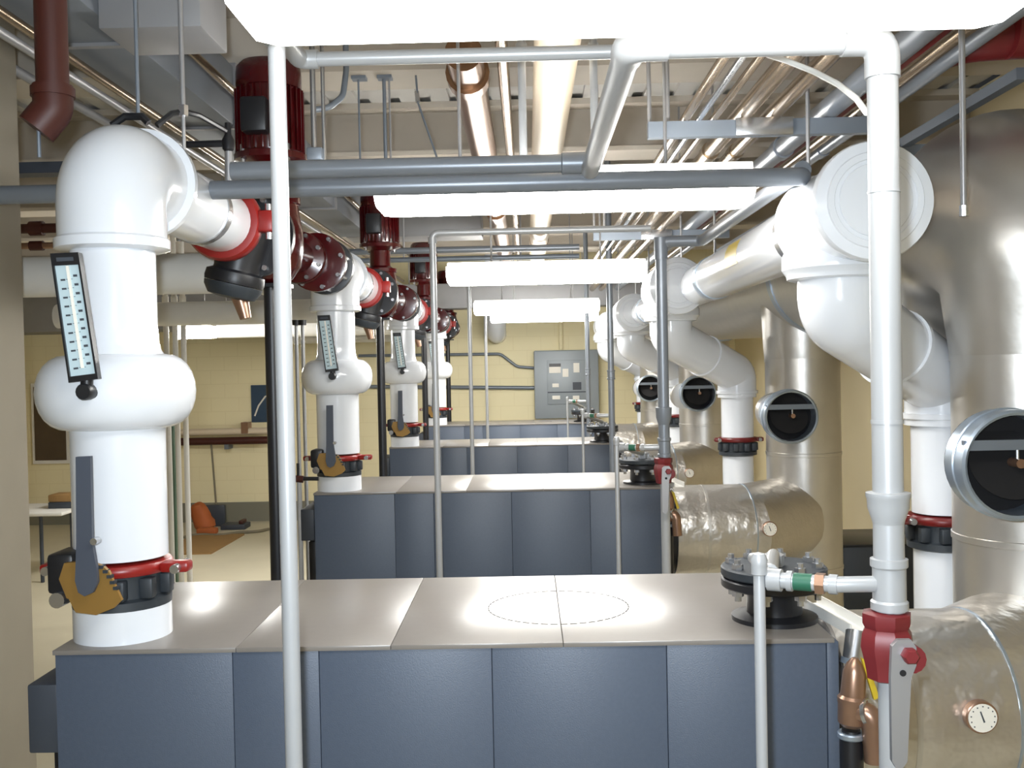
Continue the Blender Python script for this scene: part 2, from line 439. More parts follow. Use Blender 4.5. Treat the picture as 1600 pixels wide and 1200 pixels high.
# notched quadrant, lever and gear side
c = P(140, 905, 2.56)
pl = []
for px, py in ((98, 900), (104, 930), (118, 957), (150, 961), (178, 950), (190, 938), (178, 912), (170, 893), (160, 884), (148, 880), (120, 884)):
    pl.append(P(px, py, 2.575))
qp = MB().prism(pl, (0, 0.012, 0)).build('notch_plate', 'brass', t)
nt_ = MB()
for px, py in ((158, 886), (165, 893), (171, 901), (176, 910), (181, 919)):
    p = P(px, py, 2.575); nt_.box((p.x - 0.006, 2.571, p.z - 0.004), (p.x + 0.006, 2.589, p.z + 0.004))
nt_.build('notches', 'rubber', qp)
l0 = P(130, 714, 2.55); l1 = P(131, 928, 2.55)
lv = [P(px, py, 2.548) for px, py in ((118, 714), (141, 713), (144, 850), (150, 885), (152, 910), (145, 926), (132, 932), (122, 926), (117, 908), (118, 880), (119, 850))]
MB().prism(lv, (0, 0.014, 0)).build('lever', 'lever', t)
hub = P(134, 905, 2.55)
MB().cyl((hub.x, 2.560, hub.z), (hub.x, 2.64, hub.z), 0.022, 16).build('lever_hub', 'lever', t)
MB().prism([P(px, py, 2.585) for px, py in ((92, 905), (100, 880), (124, 878), (126, 940), (104, 935))], (0, 0.02, 0)).build('back_plate', 'brass', t)
pb = P(156, 844, 2.545)
MB().cyl((P(147, 846, 2.54).x, 2.535, P(147, 846, 2.54).z), (P(147, 846, 2.54).x, 2.562, P(147, 846, 2.54).z), 0.009, 10).build('pin', 'steel', t)
MB().box((hub.x - 0.125, 2.6, hub.z - 0.05), (hub.x - 0.055, 2.72, hub.z + 0.055), bev=0.012).build('actuator', 'black', t)
MB().cyl((hub.x - 0.09, 2.58, hub.z - 0.06), (hub.x - 0.09, 2.70, hub.z - 0.06), 0.02, 14).build('actuator_nut', 'steel', t)
repeat(t, vl)

# thermometers
def thermo_poly(Yd):
    return [P(78, 396, Yd), P(122, 394, Yd), P(153, 592, Yd), P(107, 598, Yd)]
TY = 2.50
c4 = thermo_poly(TY)
def tl(u, v, dy):   # u across, v down, on the tilted face
    a = c4[0].lerp(c4[1], u); b_ = c4[3].lerp(c4[2], u); p = a.lerp(b_, v); return Vector((p.x, TY + dy, p.z))
def tq(u0, u1, v0, v1, dy): return [tl(u0, v0, dy), tl(u1, v0, dy), tl(u1, v1, dy), tl(u0, v1, dy)]
t = thing('thermometer', '', 'thermometer', tl(0.5, 1, 0), 'tall black thermometers on the risers')
tlb = ['tilted black-cased thermometer with pale scale on the first white riser', 'black-cased thermometer on the bulged pipe of the second boiler',
       'black-cased thermometer on the bulged pipe of the third boiler', 'dark thermometer on the last white riser, behind a thin pole']
t['label'] = tlb[0]
cs = MB().prism(tq(0, 1, 0, 1, 0.012), (0, 0.010, 0))
cs.prism(tq(0, 0.07, 0, 1, 0), (0, 0.012, 0)); cs.prism(tq(0.93, 1, 0, 1, 0), (0, 0.012, 0)); cs.prism(tq(0.07, 0.93, 0, 0.095, 0), (0, 0.012, 0)); cs.prism(tq(0.07, 0.93, 0.955, 1, 0), (0, 0.012, 0))
cs.build('case', 'black', t)
fp = MB().prism(tq(0.07, 0.93, 0.095, 0.955, 0.007), (0, 0.005, 0)).build('scale_plate', 'glass', t)
MB().prism(tq(0.46, 0.56, 0.10, 0.90, 0.004), (0, 0.003, 0)).build('glass_tube', 'white', fp)
mk = MB()
for i in range(11):
    v = 0.20 + i * 0.069
    mk.prism(tq(0.20, 0.36, v, v + 0.014, 0.006), (0, 0.001, 0)); mk.prism(tq(0.66, 0.80, v - 0.03, v - 0.012, 0.006), (0, 0.001, 0))
    mk.prism(tq(0.40, 0.45, v + 0.002, v + 0.006, 0.006), (0, 0.001, 0)); mk.prism(tq(0.58, 0.62, v + 0.002, v + 0.006, 0.006), (0, 0.001, 0))
mk.build('graduations', 'mark', fp)
MB().prism(tq(0.2, 0.8, 0.035, 0.065, -0.001), (0, 0.003, 0)).build('name_plate', 'mark', t)
st = P(136, 612, TY + 0.02)
sm = MB().tube(bend([tl(0.55, 0.97, 0.017), (st.x, TY + 0.017, st.z), (st.x, SY - 0.19, st.z - 0.005)], 0.015, 5), 0.015, 14)
sm.lathe((st.x, TY - 0.005, st.z), (0, 1, 0), [(0.018, 0), (0.021, 0.006), (0.021, 0.035)], 14)
sm.build('stem', 'black', t)
repeat(t, tlb)

# ------------------------------------------------------------------ pumps
PX, PY = SX + 0.045, 4.32
t = thing('pump', '', 'pump', (PX, PY, 0.35), 'dark red upright pumps')
pl_ = ['dark red upright pump with tall motor, behind the thick grey pole', 'dark red upright pump by the end of the second light',
       'dark red pump beside the third white riser', 'dark red pump half hidden by the last white riser']
t['label'] = pl_[0]
MR = 0.142
mo = MB().lathe((PX, PY, 0.90), (0, 0, 1), [(MR * 0.9, 0), (MR * 0.93, 0.01), (MR * 0.93, 0.27), (MR * 0.9, 0.28)], 40)
for k in range(28):
    a = 2 * PI * k / 28; ca, sa = math.cos(a), math.sin(a)
    p0 = V(PX + MR * 0.9 * ca, PY + MR * 0.9 * sa, 0.91); tx = V(-sa, ca, 0) * 0.003; rd = V(ca, sa, 0) * 0.016
    mo.prism([p0 - tx, p0 + tx, p0 + tx + rd, p0 - tx + rd], (0, 0, 0.26))
mot = mo.build('motor', 'red', t)
MB().lathe((PX, PY, 1.175), (0, 0, 1), [(MR * 0.96, 0), (MR * 0.96, 0.06), (MR * 0.93, 0.09), (MR * 0.8, 0.11), (MR * 0.3, 0.12), (0.001, 0.121)], 36).build('fan_cowl', 'red', mot)
MB().box((PX - 0.07, PY - MR - 0.065, 0.96), (PX + 0.035, PY - MR + 0.02, 1.10), bev=0.01).build('terminal_box', 'black', mot)
m = MB().lathe((PX, PY, 0.70), (0, 0, 1), [(0.10, 0), (0.10, 0.02), (0.075, 0.04), (0.075, 0.15), (0.15, 0.175), (0.15, 0.2)], 32)
m.build('bracket', 'red', t)
for k in range(4):
    a = PI / 4 + k * PI / 2
    MB().cyl((PX + 0.13 * math.cos(a), PY + 0.13 * math.sin(a), 0.85), (PX + 0.13 * math.cos(a), PY + 0.13 * math.sin(a), 0.93), 0.012, 8).build('bolt', 'steel', t)
cp = [(0.03, 0.36), (0.08, 0.38), (0.115, 0.43), (0.128, 0.50), (0.128, 0.58), (0.115, 0.65), (0.11, 0.69), (0.12, 0.695), (0.12, 0.72)]
MB().lathe((PX, PY, 0), (0, 0, 1), cp, 36).build('casing', 'red', t)
fl1 = MB().lathe((PX, PY - 0.34, ZA - 0.02), (0, 1, 0), [(0.165, 0), (0.165, 0.04), (0.10, 0.045), (0.09, 0.09), (0.11, 0.25)], 32).build('inlet_flange', 'black', t)
fl2 = MB().lathe((PX, PY + 0.15, ZA - 0.02), (0, 1, 0), [(0.09, 0), (0.07, 0.06), (0.075, 0.32), (0.12, 0.33), (0.12, 0.36), (0.124, 0.365), (0.124, 0.40), (0.09, 0.405)], 32).build('outlet_flange', 'red', t)
for k in range(8):
    a = 2 * PI * (k + 0.5) / 8
    MB().cyl((PX + 0.142 * math.cos(a), PY - 0.365, ZA - 0.02 + 0.142 * math.sin(a)), (PX + 0.142 * math.cos(a), PY - 0.29, ZA - 0.02 + 0.142 * math.sin(a)), 0.011, 8).build('bolt', 'steel', fl1)
    MB().cyl((PX + 0.105 * math.cos(a), PY + 0.455, ZA - 0.02 + 0.105 * math.sin(a)), (PX + 0.105 * math.cos(a), PY + 0.575, ZA - 0.02 + 0.105 * math.sin(a)), 0.010, 8).build('bolt', 'steel', fl2)
repeat(t, pl_)

# flanged outlet valve behind each pump
fo = P(512, 418, 5.15)
t = thing('check_valve', '', 'valve', (fo.x, 5.0, fo.z - 0.13), 'flanged check valves behind the pumps')
kl = ['black and red bolted valve flange before the second white elbow', 'black and red bolted valve flange before the third white elbow',
      'black and red bolted valve flange before the last white elbow']
t['label'] = kl[0]
MB().lathe((fo.x, 4.92, fo.z), (0, 1, 0), [(0.09, 0), (0.12, 0.03), (0.12, 0.12), (0.09, 0.15)], 28).build('body', 'red', t)
f = MB().lathe((fo.x, 5.07, fo.z), (0, 1, 0), [(0.12, 0), (0.14, 0.004), (0.14, 0.045), (0.12, 0.05)], 32).build('flange', 'black', t)
f0 = MB().lathe((fo.x, 4.87, fo.z), (0, 1, 0), [(0.12, 0), (0.14, 0.004), (0.14, 0.045), (0.12, 0.05)], 32).build('flange', 'red', t)
for k in range(8):
    a = 2 * PI * (k + 0.3) / 8
    MB().cyl((fo.x + 0.123 * math.cos(a), 4.845, fo.z + 0.123 * math.sin(a)), (fo.x + 0.123 * math.cos(a), 5.14, fo.z + 0.123 * math.sin(a)), 0.010, 8).build('bolt', 'steel', t)
repeat(t, kl)

# black support posts under the pumps
t = thing('support_post', '', 'post', (PX - 0.013, PY, -H), 'black posts under the pumps')
ql = ['black steel post close beside the thick grey pole', 'black post standing right of the second white riser',
      'thin black post beside the third white riser', 'thin black post behind the last white riser']
t['label'] = ql[0]
MB().cyl((PX - 0.013, PY, -H + 0.012), (PX - 0.013, PY, 0.345), 0.03, 16).build('tube', 'black', t)
MB().box((PX - 0.09, PY - 0.1, -H), (PX + 0.11, PY + 0.1, -H + 0.012)).build('base_plate', 'black', t)
MB().box((PX - 0.05, PY - 0.06, 0.345), (PX + 0.07, PY + 0.06, 0.36)).build('saddle', 'black', t)
repeat(t, ql)

# black strainers hanging under the coupling
s0 = P(384, 355, 3.96); s1 = P(362, 458, 3.96); ax = s1 - s0; L = ax.length
t = thing('strainer', '', 'strainer', s1, 'black strainers under the pump inlets')
tl_ = ['black angled strainer hanging under the first red coupling, brown drain stub below', 'black strainer hanging at the second pump inlet',
       'black strainer hanging at the third pump inlet', 'black strainer hanging at the last pump inlet']
t['label'] = tl_[0]
MB().lathe(s0, ax, [(0.105, 0.0), (0.10, L * 0.35), (0.088, L * 0.62), (0.09, L * 0.7)], 28).build('body', 'black', t)
MB().lathe(s0, ax, [(0.09, L * 0.66), (0.112, L * 0.70), (0.115, L * 0.80), (0.112, L * 0.86)], 28).build('flange', 'black', t)
MB().lathe(s0, ax, [(0.112, L * 0.87), (0.110, L * 0.93), (0.09, L * 1.05), (0.05, L * 1.08)], 28).build('cap', 'rubber', t)
e0 = P(374, 462, 3.96); e1 = P(384, 498, 3.96)
MB().tube([e0, e1], [0.034, 0.022], 14).build('drain_stub', 'bronze', t)
repeat(t, tl_)

# suction pipes along the room's width
t = thing('suction_pipe', '', 'insulated pipe', (-1.4, 4.62, 0.42), 'grey-white suction pipes')
ul = ['thick grey-white horizontal pipe passing behind the first white riser', 'grey-white horizontal pipe meeting the second white elbow',
      'grey-white horizontal pipe behind the third riser', 'grey-white horizontal pipe behind the last riser']
t['label'] = ul[0]
zz = zpy(290, 428, 4.62)
MB().tube([(-3.6, 4.62, zz), (-1.17, 4.62, zz), ], 0.092, 24).build('pipe', 'housing', t)
MB().tube([(-1.19, 4.62, zz), (-1.13, 4.62, zz)], 0.104, 24).build('end_band', 'steel', t)
MB().cyl((-2.3, 4.62, zz + 0.09), (-2.3, 4.62, TOP), 0.007, 8).build('hanger_rod', 'rod', t)
repeat(t, ul)

# ------------------------------------------------------------------ grey poles, gas risers and cross pipes
FY = 1.95
xl = P(446, 640, FY).x; xrr = P(1384, 500, FY).x; ZP = 0.60
pole = thing('pipe_pole', '', 'pole', (xl, FY, -H), 'thin grey pipe poles in front of the boilers')
nl = ['tall grey pole running down the picture before the first boiler', 'grey pole before the second boiler, right of its white riser',
      'thin grey pole before the third boiler', 'thin grey pole before the last boiler']
pole['label'] = nl[0]
MB().tube(bend([(xl, FY, -H), (xl, FY, 0.668), (xrr - 0.05, FY, 0.668)], 0.03, 6), 0.0165, 18).build('pipe', 'galv', pole)
MB().tube([(xl, FY, 0.615), (xl, FY, 0.645)], 0.022, 16).build('elbow_socket', 'galv', pole)
MB().box((xl - 0.05, FY - 0.05, -H), (xl + 0.05, FY + 0.05, -H + 0.01)).build('floor_plate', 'galvd', pole)
repeat(pole, nl)

def fitting(m, c, r, L):
    """a coupling with raised rims, axis up, centred on c"""
    m.lathe(Vector(c) - V(0, 0, L / 2), (0, 0, 1), [(r * 0.86, 0), (r * 1.12, 0.002), (r * 1.12, L * 0.16), (r, L * 0.2), (r, L * 0.8), (r * 1.12, L * 0.84), (r * 1.12, L - 0.002), (r * 0.86, L)], 24)
t = thing('pipe_riser', 'thick pale grey pipe rising from the red valve, bent overhead at top', 'pipe', (xrr, FY, -1.05))
RR = 0.0285
cl0 = P(985, 70, FY).x
zv = zpy(1390, 962, FY)
top_path = bend([(xrr, FY, zv), (xrr, FY, ZP), (cl0, FY, ZP), (cl0, 3.2, ZP), (cl0, 3.2, ZP)][:4], 0.045, 8)
MB().tube(top_path, RR, 24).build('pipe', 'galv', t)
m = MB()
m.tube(bend([(xrr, FY, ZP - 0.075), (xrr, FY, ZP), (xrr - 0.075, FY, ZP)], 0.05, 8), RR * 1.14, 24)
m.build('elbow', 'galv', t)
m = MB(); m.tube(bend([(cl0 + 0.07, FY, ZP), (cl0, FY, ZP), (cl0, FY + 0.07, ZP)], 0.05, 8), RR * 1.14, 24); m.build('elbow', 'galv', t)
m = MB(); m.tube([(xrr, FY, zpy(1380, 298, FY)), (xrr, FY, zpy(1380, 302, FY))], RR * 1.05, 24); m.build('joint', 'galv', t)
m = MB(); m.tube([(xrr, FY, zpy(1380, 656, FY)), (xrr, FY, zpy(1380, 662, FY))], RR * 1.05, 24); m.build('joint', 'galv', t)
m = MB()
zc0, zc1 = zpy(1388, 830, FY), zpy(1388, 768, FY)
m.lathe((xrr, FY, zc0), (0, 0, 1), [(0.026, 0), (0.028, 0.002), (0.028, 0.012), (0.03, 0.02), (0.038, 0.045), (0.039, 0.062), (0.041, 0.066), (0.041, zc1 - zc0 - 0.002), (0.03, zc1 - zc0)], 24)
m.build('reducer', 'galv', t)
m = MB(); ztee = zpy(1390, 912, FY)
fitting(m, (xrr, FY, ztee), 0.031, 0.10)
m.build('tee', 'galv', t)
# branch to the flange and the small drain
tb = thing('vent_branch', 'pale pipe branch with green tag from the tall riser to the black flange', 'pipe', (0.6, FY + 0.05, ztee - 0.05))
jx = P(1198, 905, FY + 0.06).x; jz = zpy(1198, 905, FY + 0.06)
dpx = P(1186, 1000, FY + 0.06).x
MB().tube([(xrr - 0.028, FY, ztee), (xrr - 0.1, FY, ztee), (jx, FY + 0.06, jz)], 0.0155, 16).build('pipe', 'galv', tb)
LA, LB = V(xrr - 0.1, FY, ztee), V(jx, FY + 0.06, jz)
LT = lambda q: LA.lerp(LB, q)
MB().tube([LT(0.34), LT(0.60)], 0.0172, 16).build('green_tag', 'green', tb, label='green pipe tag')
MB().tube([LT(0.16), LT(0.29)], 0.021, 6).build('union_nut', 'bronze', tb)
for q0, q1, rr in ((-0.02, 0.10, 0.019), (0.62, 0.70, 0.020), (0.78, 0.98, 0.022)): MB().tube([LT(q0), LT(q1)], rr, 14).build('collar', 'galv', tb)
zfl = zf + 0.056
MB().lathe((jx + 0.012, FY + 0.10, jz), (0.1, 1, -0.15), [(0.018, 0), (0.024, 0.004), (0.024, 0.05), (0.017, 0.054)], 14).build('side_collar', 'galv', tb)
MB().tube(bend([(fx, fy, zfl), (fx, fy, zfl + 0.03), (jx + 0.015, FY + 0.10, jz), (jx, FY + 0.06, jz)], 0.02, 5), 0.0165, 14).build('nipple', 'galv', tb)
MB().lathe((fx, fy, zfl), (0, 0, 1), [(0.03, 0), (0.03, 0.03), (0.02, 0.035)], 6).build('bush', 'galv', tb)
ptop = zpy(1184, 873, FY + 0.06)
td = thing('drain_pipe', '', 'pipe', (dpx, FY + 0.05, -H), 'thin grey drain pipes at the flue end')
dl = ['thin grey drain pipe dropping before the first boiler at its black flange', 'thin grey drain pipe before the second boiler at its black flange',
      'thin grey drain pipe before the third boiler', 'thin grey drain pipe before the last boiler, below the wall panel']
td['label'] = dl[0]
MB().tube(bend([(dpx, FY + 0.05, -H), (dpx, FY + 0.05, ptop), (jx - 0.004, FY + 0.16, ptop - 0.018)], 0.02, 6), 0.0115, 14).build('pipe', 'galv', td)
MB().lathe((dpx, FY + 0.05, ptop - 0.03), (0, 0, 1), [(0.012, 0), (0.0155, 0.002), (0.0155, 0.02), (0.017, 0.03), (0.012, 0.042), (0.0, 0.045)], 16).build('elbow_cap', 'galv', td)
repeat(td, dl)
# red ball valve below the riser
tv = thing('ball_valve', '', 'valve', (xrr, FY, zv - 0.13), 'red lever valves under the grey risers')
bl = ['red ball valve with long grey lever at the foot of the thick pale riser', 'red lever valve on the riser of the second boiler']
tv['label'] = bl[0]
zl = zpy(1390, 1062, FY)
MB().lathe((xrr - 0.006, FY, zl), (0, 0, 1), [(0.028, 0), (0.038, 0.004), (0.040, 0.02), (0.044, 0.04), (0.05, 0.065), (0.047, 0.09), (0.041, 0.1), (0.046, 0.11), (0.046, zv - zl + 0.006), (0.03, zv - zl + 0.01)], 8).build('body', 'redv', tv)
MB().cyl((xrr + 0.02, FY - 0.06, zl + 0.055), (xrr + 0.02, FY, zl + 0.055), 0.026, 14).build('bonnet', 'redv', tv)
hx0 = P(1413, 1022, FY - 0.07)
m = MB()
lp = [P(px, py, FY - 0.075) for px, py in ((1394, 1010), (1404, 1000), (1424, 1000), (1432, 1012), (1432, 1040), (1424, 1060), (1418, 1190), (1411, 1200), (1400, 1200), (1394, 1190), (1392, 1060))]
m.prism(lp, (0, 0.012, 0)); lvo = m.build('lever', 'rod', tv)
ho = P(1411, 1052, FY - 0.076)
MB().cyl((ho.x, FY - 0.0765, ho.z), (ho.x, FY - 0.074, ho.z), 0.006, 12).build('hole_mark', 'near_black', lvo)  # dark disc stands for an opening, its shade put into the colour
nn_ = P(1421, 1024, FY - 0.08)
MB().lathe((nn_.x, FY - 0.095, nn_.z), (0, 1, 0), [(0.012, 0), (0.015, 0.004), (0.015, 0.02)], 6).build('nut', 'redv', tv)
dup(tv, (0.0, S, 0), bl[1])
to = thing('pipe_drop', 'grey pipe continuing to the floor below the red ball valve', 'pipe', (xrr, FY, -H))
MB().tube([(xrr, FY, -H), (xrr, FY, zl)], 0.023, 18).build('pipe', 'galv', to)
MB().tube([(xrr, FY, -H), (xrr, FY, -H + 0.012)], 0.05, 18).build('floor_ring', 'galvd', to)
to['group'] = 'lower drops of the grey risers'
dup(to, (0, S, 0), 'grey pipe continuing to the floor below the second red lever valve')
# risers of the other boilers
y2 = FY + S
t2 = thing('pipe_riser', 'grey pipe rising before the second boiler and turning over the white header', 'pipe', (xrr, y2, -1.0))
x2 = P(1097, 366, y2).x
MB().tube(bend([(xrr, y2, zv), (xrr, y2, ZP), (x2, y2, ZP), (x2, 3.28, ZP)], 0.04, 6), RR, 20).build('pipe', 'galvd', t2)
m = MB(); m.tube([(xrr, y2, ZP - 0.09), (xrr, y2, ZP + 0.02)], RR * 1.2, 20); m.build('tee', 'galvd', t2)
m = MB(); m.lathe((xrr, y2, zc0), (0, 0, 1), [(0.026, 0), (0.028, 0.012), (0.03, 0.02), (0.039, 0.05), (0.041, 0.1), (0.03, 0.102)], 20); m.build('reducer', 'galvd', t2)
m = MB(); fitting(m, (xrr, y2, ztee), 0.031, 0.10); m.build('tee', 'galvd', t2)
for k in (2, 3):
    tk = thing('pipe_riser', 'thin grey riser before the third boiler, left of the white returns' if k == 2 else 'thin grey riser before the last boiler, across the wall panel', 'pipe', (xrr, FY + S * k, -H))
    MB().tube([(xrr, FY + S * k, -H), (xrr, FY + S * k, TOP)], RR * 0.9, 14).build('pipe', 'galvd', tk)
    m = MB(); fitting(m, (xrr, FY + S * k, -0.1), 0.03, 0.08); m.build('coupling', 'galvd', tk)
for k in (1, 2, 3):
    tk = dup(tb, (0, S * k, 0), ['', 'pale pipe branch at the black flange of the second boiler', 'pale pipe branch at the black flange of the third boiler', 'pale pipe branch at the black flange of the last boiler'][k])
# twin cross pipes above the second light
ta = thing('cross_pipe', 'long grey cross pipe, lower of the twin pipes above the second light', 'pipe', (0, 3.2, 0.57))
a = P(-60, 288, 3.3); b_ = P(1232, 270, 3.28)
MB().tube(bend([(SX + 0.108, 3.28, 0.578), (x2, 3.28, 0.578), (x2, 3.34, 0.59)], 0.02, 4), 0.03, 20).build('pipe', 'galvd', ta)
MB().tube([(a.x, 3.28, 0.578), (SX - 0.108, 3.28, 0.578)], 0.03, 20).build('pipe', 'galvd', ta)
tbp = thing('cross_pipe', 'grey cross pipe, upper of the twin pipes, ending at the slanting elbow', 'pipe', (0, 3.2, 0.6))
xl3 = P(362, 270, 3.2).x
MB().tube([(xl3, 3.2, 0.622), (cl0 - 0.03, 3.2, 0.622)], 0.0285, 20).build('pipe', 'galvd', tbp)
MB().lathe((cl0 - 0.09, 3.2, 0.622), (1, 0, 0), [(0.028, 0), (0.034, 0.004), (0.034, 0.08), (0.03, 0.084)], 20).build('elbow_socket', 'galvd', tbp)
# conduit under the first light
tc_ = thing('conduit', 'straight grey conduit running just under the first huge light', 'conduit', (0, 2.5, 0.75))
a = P(478, 93, 2.5); b_ = P(1350, 85, 2.5)
zc = (a.z + b_.z) / 2
MB().tube([(a.x, 2.5, a.z), (b_.x, 2.5, a.z)], 0.0175, 18).build('pipe', 'galv', tc_)
MB().tube(bend([(a.x + 0.03, 2.5, a.z), (a.x - 0.015, 2.5, a.z), (a.x - 0.015, 2.1, a.z)], 0.03, 6), 0.023, 18).build('elbow', 'galv', tc_)
m = MB()
for px in (1262, 1278): pass
MB().tube([(P(1255, 88, 2.5).x, 2.5, a.z), (P(1282, 88, 2.5).x, 2.5, a.z)], 0.022, 18).build('coupling', 'galv', tc_)
tw = thing('cable', 'white flexible cable curving from the conduit to the tall riser', 'cable', P(1215, 88, 2.45))
pts = [P(1200, 86, 2.44), P(1232, 96, 2.38), P(1272, 112, 2.28), P(1310, 132, 2.16), P(1338, 154, 2.05), P(1354, 176, 1.99)]
MB().tube(pts, 0.0065, 10).build('strand', 'cable', tw)

# ------------------------------------------------------------------ safety relief valve at the flue end of the first boiler
ry = 2.45
tr = thing('relief_valve', '', 'valve', P(1345, 1200, ry), 'bronze relief valves')
rl = ['bronze relief valve with yellow lever tucked behind the red ball valve', 'small bronze relief valve at the end of the second boiler']
tr['label'] = rl[0]
q0 = P(1330, 1135, ry); q1 = P(1336, 1028, ry)
L = (q1 - q0).length
MB().lathe(q0, q1 - q0, [(0.022, 0), (0.032, 0.01), (0.034, L * 0.32), (0.036, L * 0.36), (0.036, L * 0.42), (0.03, L * 0.46), (0.027, L * 0.8), (0.019, L * 0.92), (0.008, L)], 18).build('bonnet', 'bronze', tr)
MB().tube(bend([P(1328, 1112, ry), P(1362, 1112, ry - 0.03), P(1368, 1190, ry - 0.03)], 0.03, 6), 0.026, 16).build('outlet_elbow', 'bronze', tr)
MB().tube([P(1352, 1112, ry - 0.02), P(1358, 1112, ry - 0.026)], 0.032, 18).build('outlet_ring', 'steel', tr)
MB().prism([P(1346, 1028, ry - 0.02), P(1356, 1034, ry - 0.02), P(1374, 1090, ry - 0.02), P(1366, 1094, ry - 0.02)], (0, 0.012, 0)).build('lever', 'yellow', tr, label='yellow lift lever')
q2 = P(1330, 1140, ry)
m = MB().lathe((q2.x, ry, -H), (0, 0, 1), [(0.028, 0), (0.028, q2.z + H - 0.03), (0.022, q2.z + H)], 16)
m.build('inlet_pipe', 'black', tr)
MB().lathe((q2.x, ry, q2.z - 0.02), (0, 0, 1), [(0.03, 0), (0.033, 0.003), (0.033, 0.012), (0.03, 0.015)], 16).build('inlet_ring', 'jacketp', tr)
dup(tr, (0, S, 0), rl[1])
tj = thing('cable_sleeve', 'small foil-wrapped sleeve at the top corner of the first boiler', 'sleeve', P(1330, 1030, 2.62))
MB().tube([P(1332, 1036, 2.63), P(1340, 988, 2.66)], [0.026, 0.03], 14).build('foil', 'steel', tj)
MB().tube([P(1331, 1039, 2.63), P(1333, 1030, 2.632)], 0.031, 14).build('collar', 'jacketp', tj)

# ------------------------------------------------------------------ return header and white return risers
HX0 = P(1368, 312, 2.98).x; HZ = P(1368, 312, 2.98).z
HX = lambda y: HX0 + (y - 2.98) * 0.010
th_ = thing('return_header', 'long white header pipe running back along the flue side, yellow tag on it', 'insulated pipe', (HX0, 3.0, HZ))
hy1 = 13.3
MB().tube([(HX(3.0), 3.0, HZ), (HX(hy1), hy1, HZ)], 0.117, 32).build('pipe', 'pvc', th_)
for y in (3.66, 5.6, 6.9, 8.9, 10.1, 12.2):
    MB().tube([(HX(y), y, HZ), (HX(y), y + 0.09, HZ)], 0.1215, 32).build('steel_band', 'jacketp' if y > 3.7 else 'steel', th_)
    MB().cyl((HX(y), y + 0.04, HZ + 0.115), (HX(y), y + 0.04, TOP), 0.007, 8).build('hanger_rod', 'rod', th_)
yt = 4.45
tg = MB(); c_ = []
for i in range(7):
    a = PI * (0.80 + 0.05 * i)
    c_.append(a)
vs = []; fs = []
for i, a in enumerate(c_):
    for dy in (0, 0.26):
        vs.append((HX(yt) + 0.1185 * math.cos(a), yt + dy, HZ + 0.1185 * math.sin(a)))
        vs.append((HX(yt) + 0.117 * math.cos(a), yt + dy, HZ + 0.117 * math.sin(a)))
for i in range(6):
    o_ = i * 4
    fs += [(o_, o_ + 4, o_ + 6, o_ + 2), (o_ + 1, o_ + 3, o_ + 7, o_ + 5)]
tg.add(vs, fs); tg.build('pipe_tag', 'yellow', th_, label='yellow pipe tag')

RY = 3.80; RX = P(1472, 720, RY).x
t = thing('return_riser', '', 'insulated pipe', (RX, RY, -1.1), 'white return risers with double elbows')
gl = ['white jogged pipe with big round end cap behind the tall pale riser', 'white jogged pipe dropping from the header beyond the first boiler, second of its kind',
      'white jogged pipe, third along the header', 'white jogged pipe, last along the header by the back wall']
t['label'] = gl[0]
hx = HX(3.2)
# tee cover round the header with its end cap
m = MB().lathe((hx, 2.98, HZ), (0, 1, 0), [(0.001, 0), (0.105, 0.0), (0.107, 0.004), (0.118, 0.004), (0.12, 0.0), (0.138, 0.0), (0.141, 0.005), (0.170, 0.012), (0.174, 0.02), (0.174, 0.05), (0.166, 0.06),
                                            (0.156, 0.10), (0.153, 0.46), (0.160, 0.49), (0.166, 0.50), (0.166, 0.53), (0.16, 0.54), (0.118, 0.545)], 48, cap=False)
m.build('tee_cover', 'pvc', t)
TY2 = 3.34; hx = HX(TY2)
za_, zb_, zc_ = zpy(1340, 395, TY2), zpy(1340, 430, TY2), zpy(1340, 486, TY2)
m = MB().lathe((hx, TY2, 0), (0, 0, 1), [(0.15, zb_ - 0.015), (0.166, zb_ - 0.01), (0.168, zb_), (0.17, zb_ + 0.005), (0.182, zb_ + 0.02), (0.182, za_ - 0.01), (0.15, za_ + 0.05), (0.12, HZ)], 40)
m.build('branch_collar', 'pvc', t)
ze = zpy(1455, 596, RY)
elp = bend([(hx, TY2, zb_), (hx, TY2, zc_), (RX, RY, ze), (RX, RY, ze - 0.16)], 0.07, 6)
nE = len(elp)
m = MB().tube(elp, [0.134] * (nE // 2) + [0.130] * (nE - nE // 2), 36)
mid = (V(hx, TY2, zc_) + V(RX, RY, ze)) / 2; dd = (V(RX, RY, ze) - V(hx, TY2, zc_)).normalized()
m.lathe(mid - dd * 0.015, dd, [(0.13, 0), (0.141, 0.003), (0.141, 0.027), (0.13, 0.03)], 36)
m.build('double_elbow', 'pvc', t)
zv0 = zpy(1455, 800, RY)
MB().lathe((RX, RY, 0), (0, 0, 1), [(0.108, zv0 + 0.0), (0.108, ze - 0.14), (0.14, ze - 0.135), (0.14, ze - 0.115)], 36).build('riser_pipe', 'pvc', t)
MB().lathe((RX, RY, 0), (0, 0, 1), [(0.104, -1.2), (0.104, zv0 - 0.06)], 36).build('lower_pipe', 'pvc', t)
repeat(t, gl, [None, (-0.10, 0, 0), (-0.03, 0, 0), (0.0, 0, 0)])
tv = valve((RX, RY, zv0 - 0.135), 0.115, 'black valve with red clamp on the white return pipe beside the tall pale riser', False, 0.012)
for ch in tv.children:
    if ch.name.startswith('clamp_ring') or ch.name.startswith('clamp_ear'): ch.data.materials[0] = M['red2']
tv['group'] = 'clamped valves on the white returns'
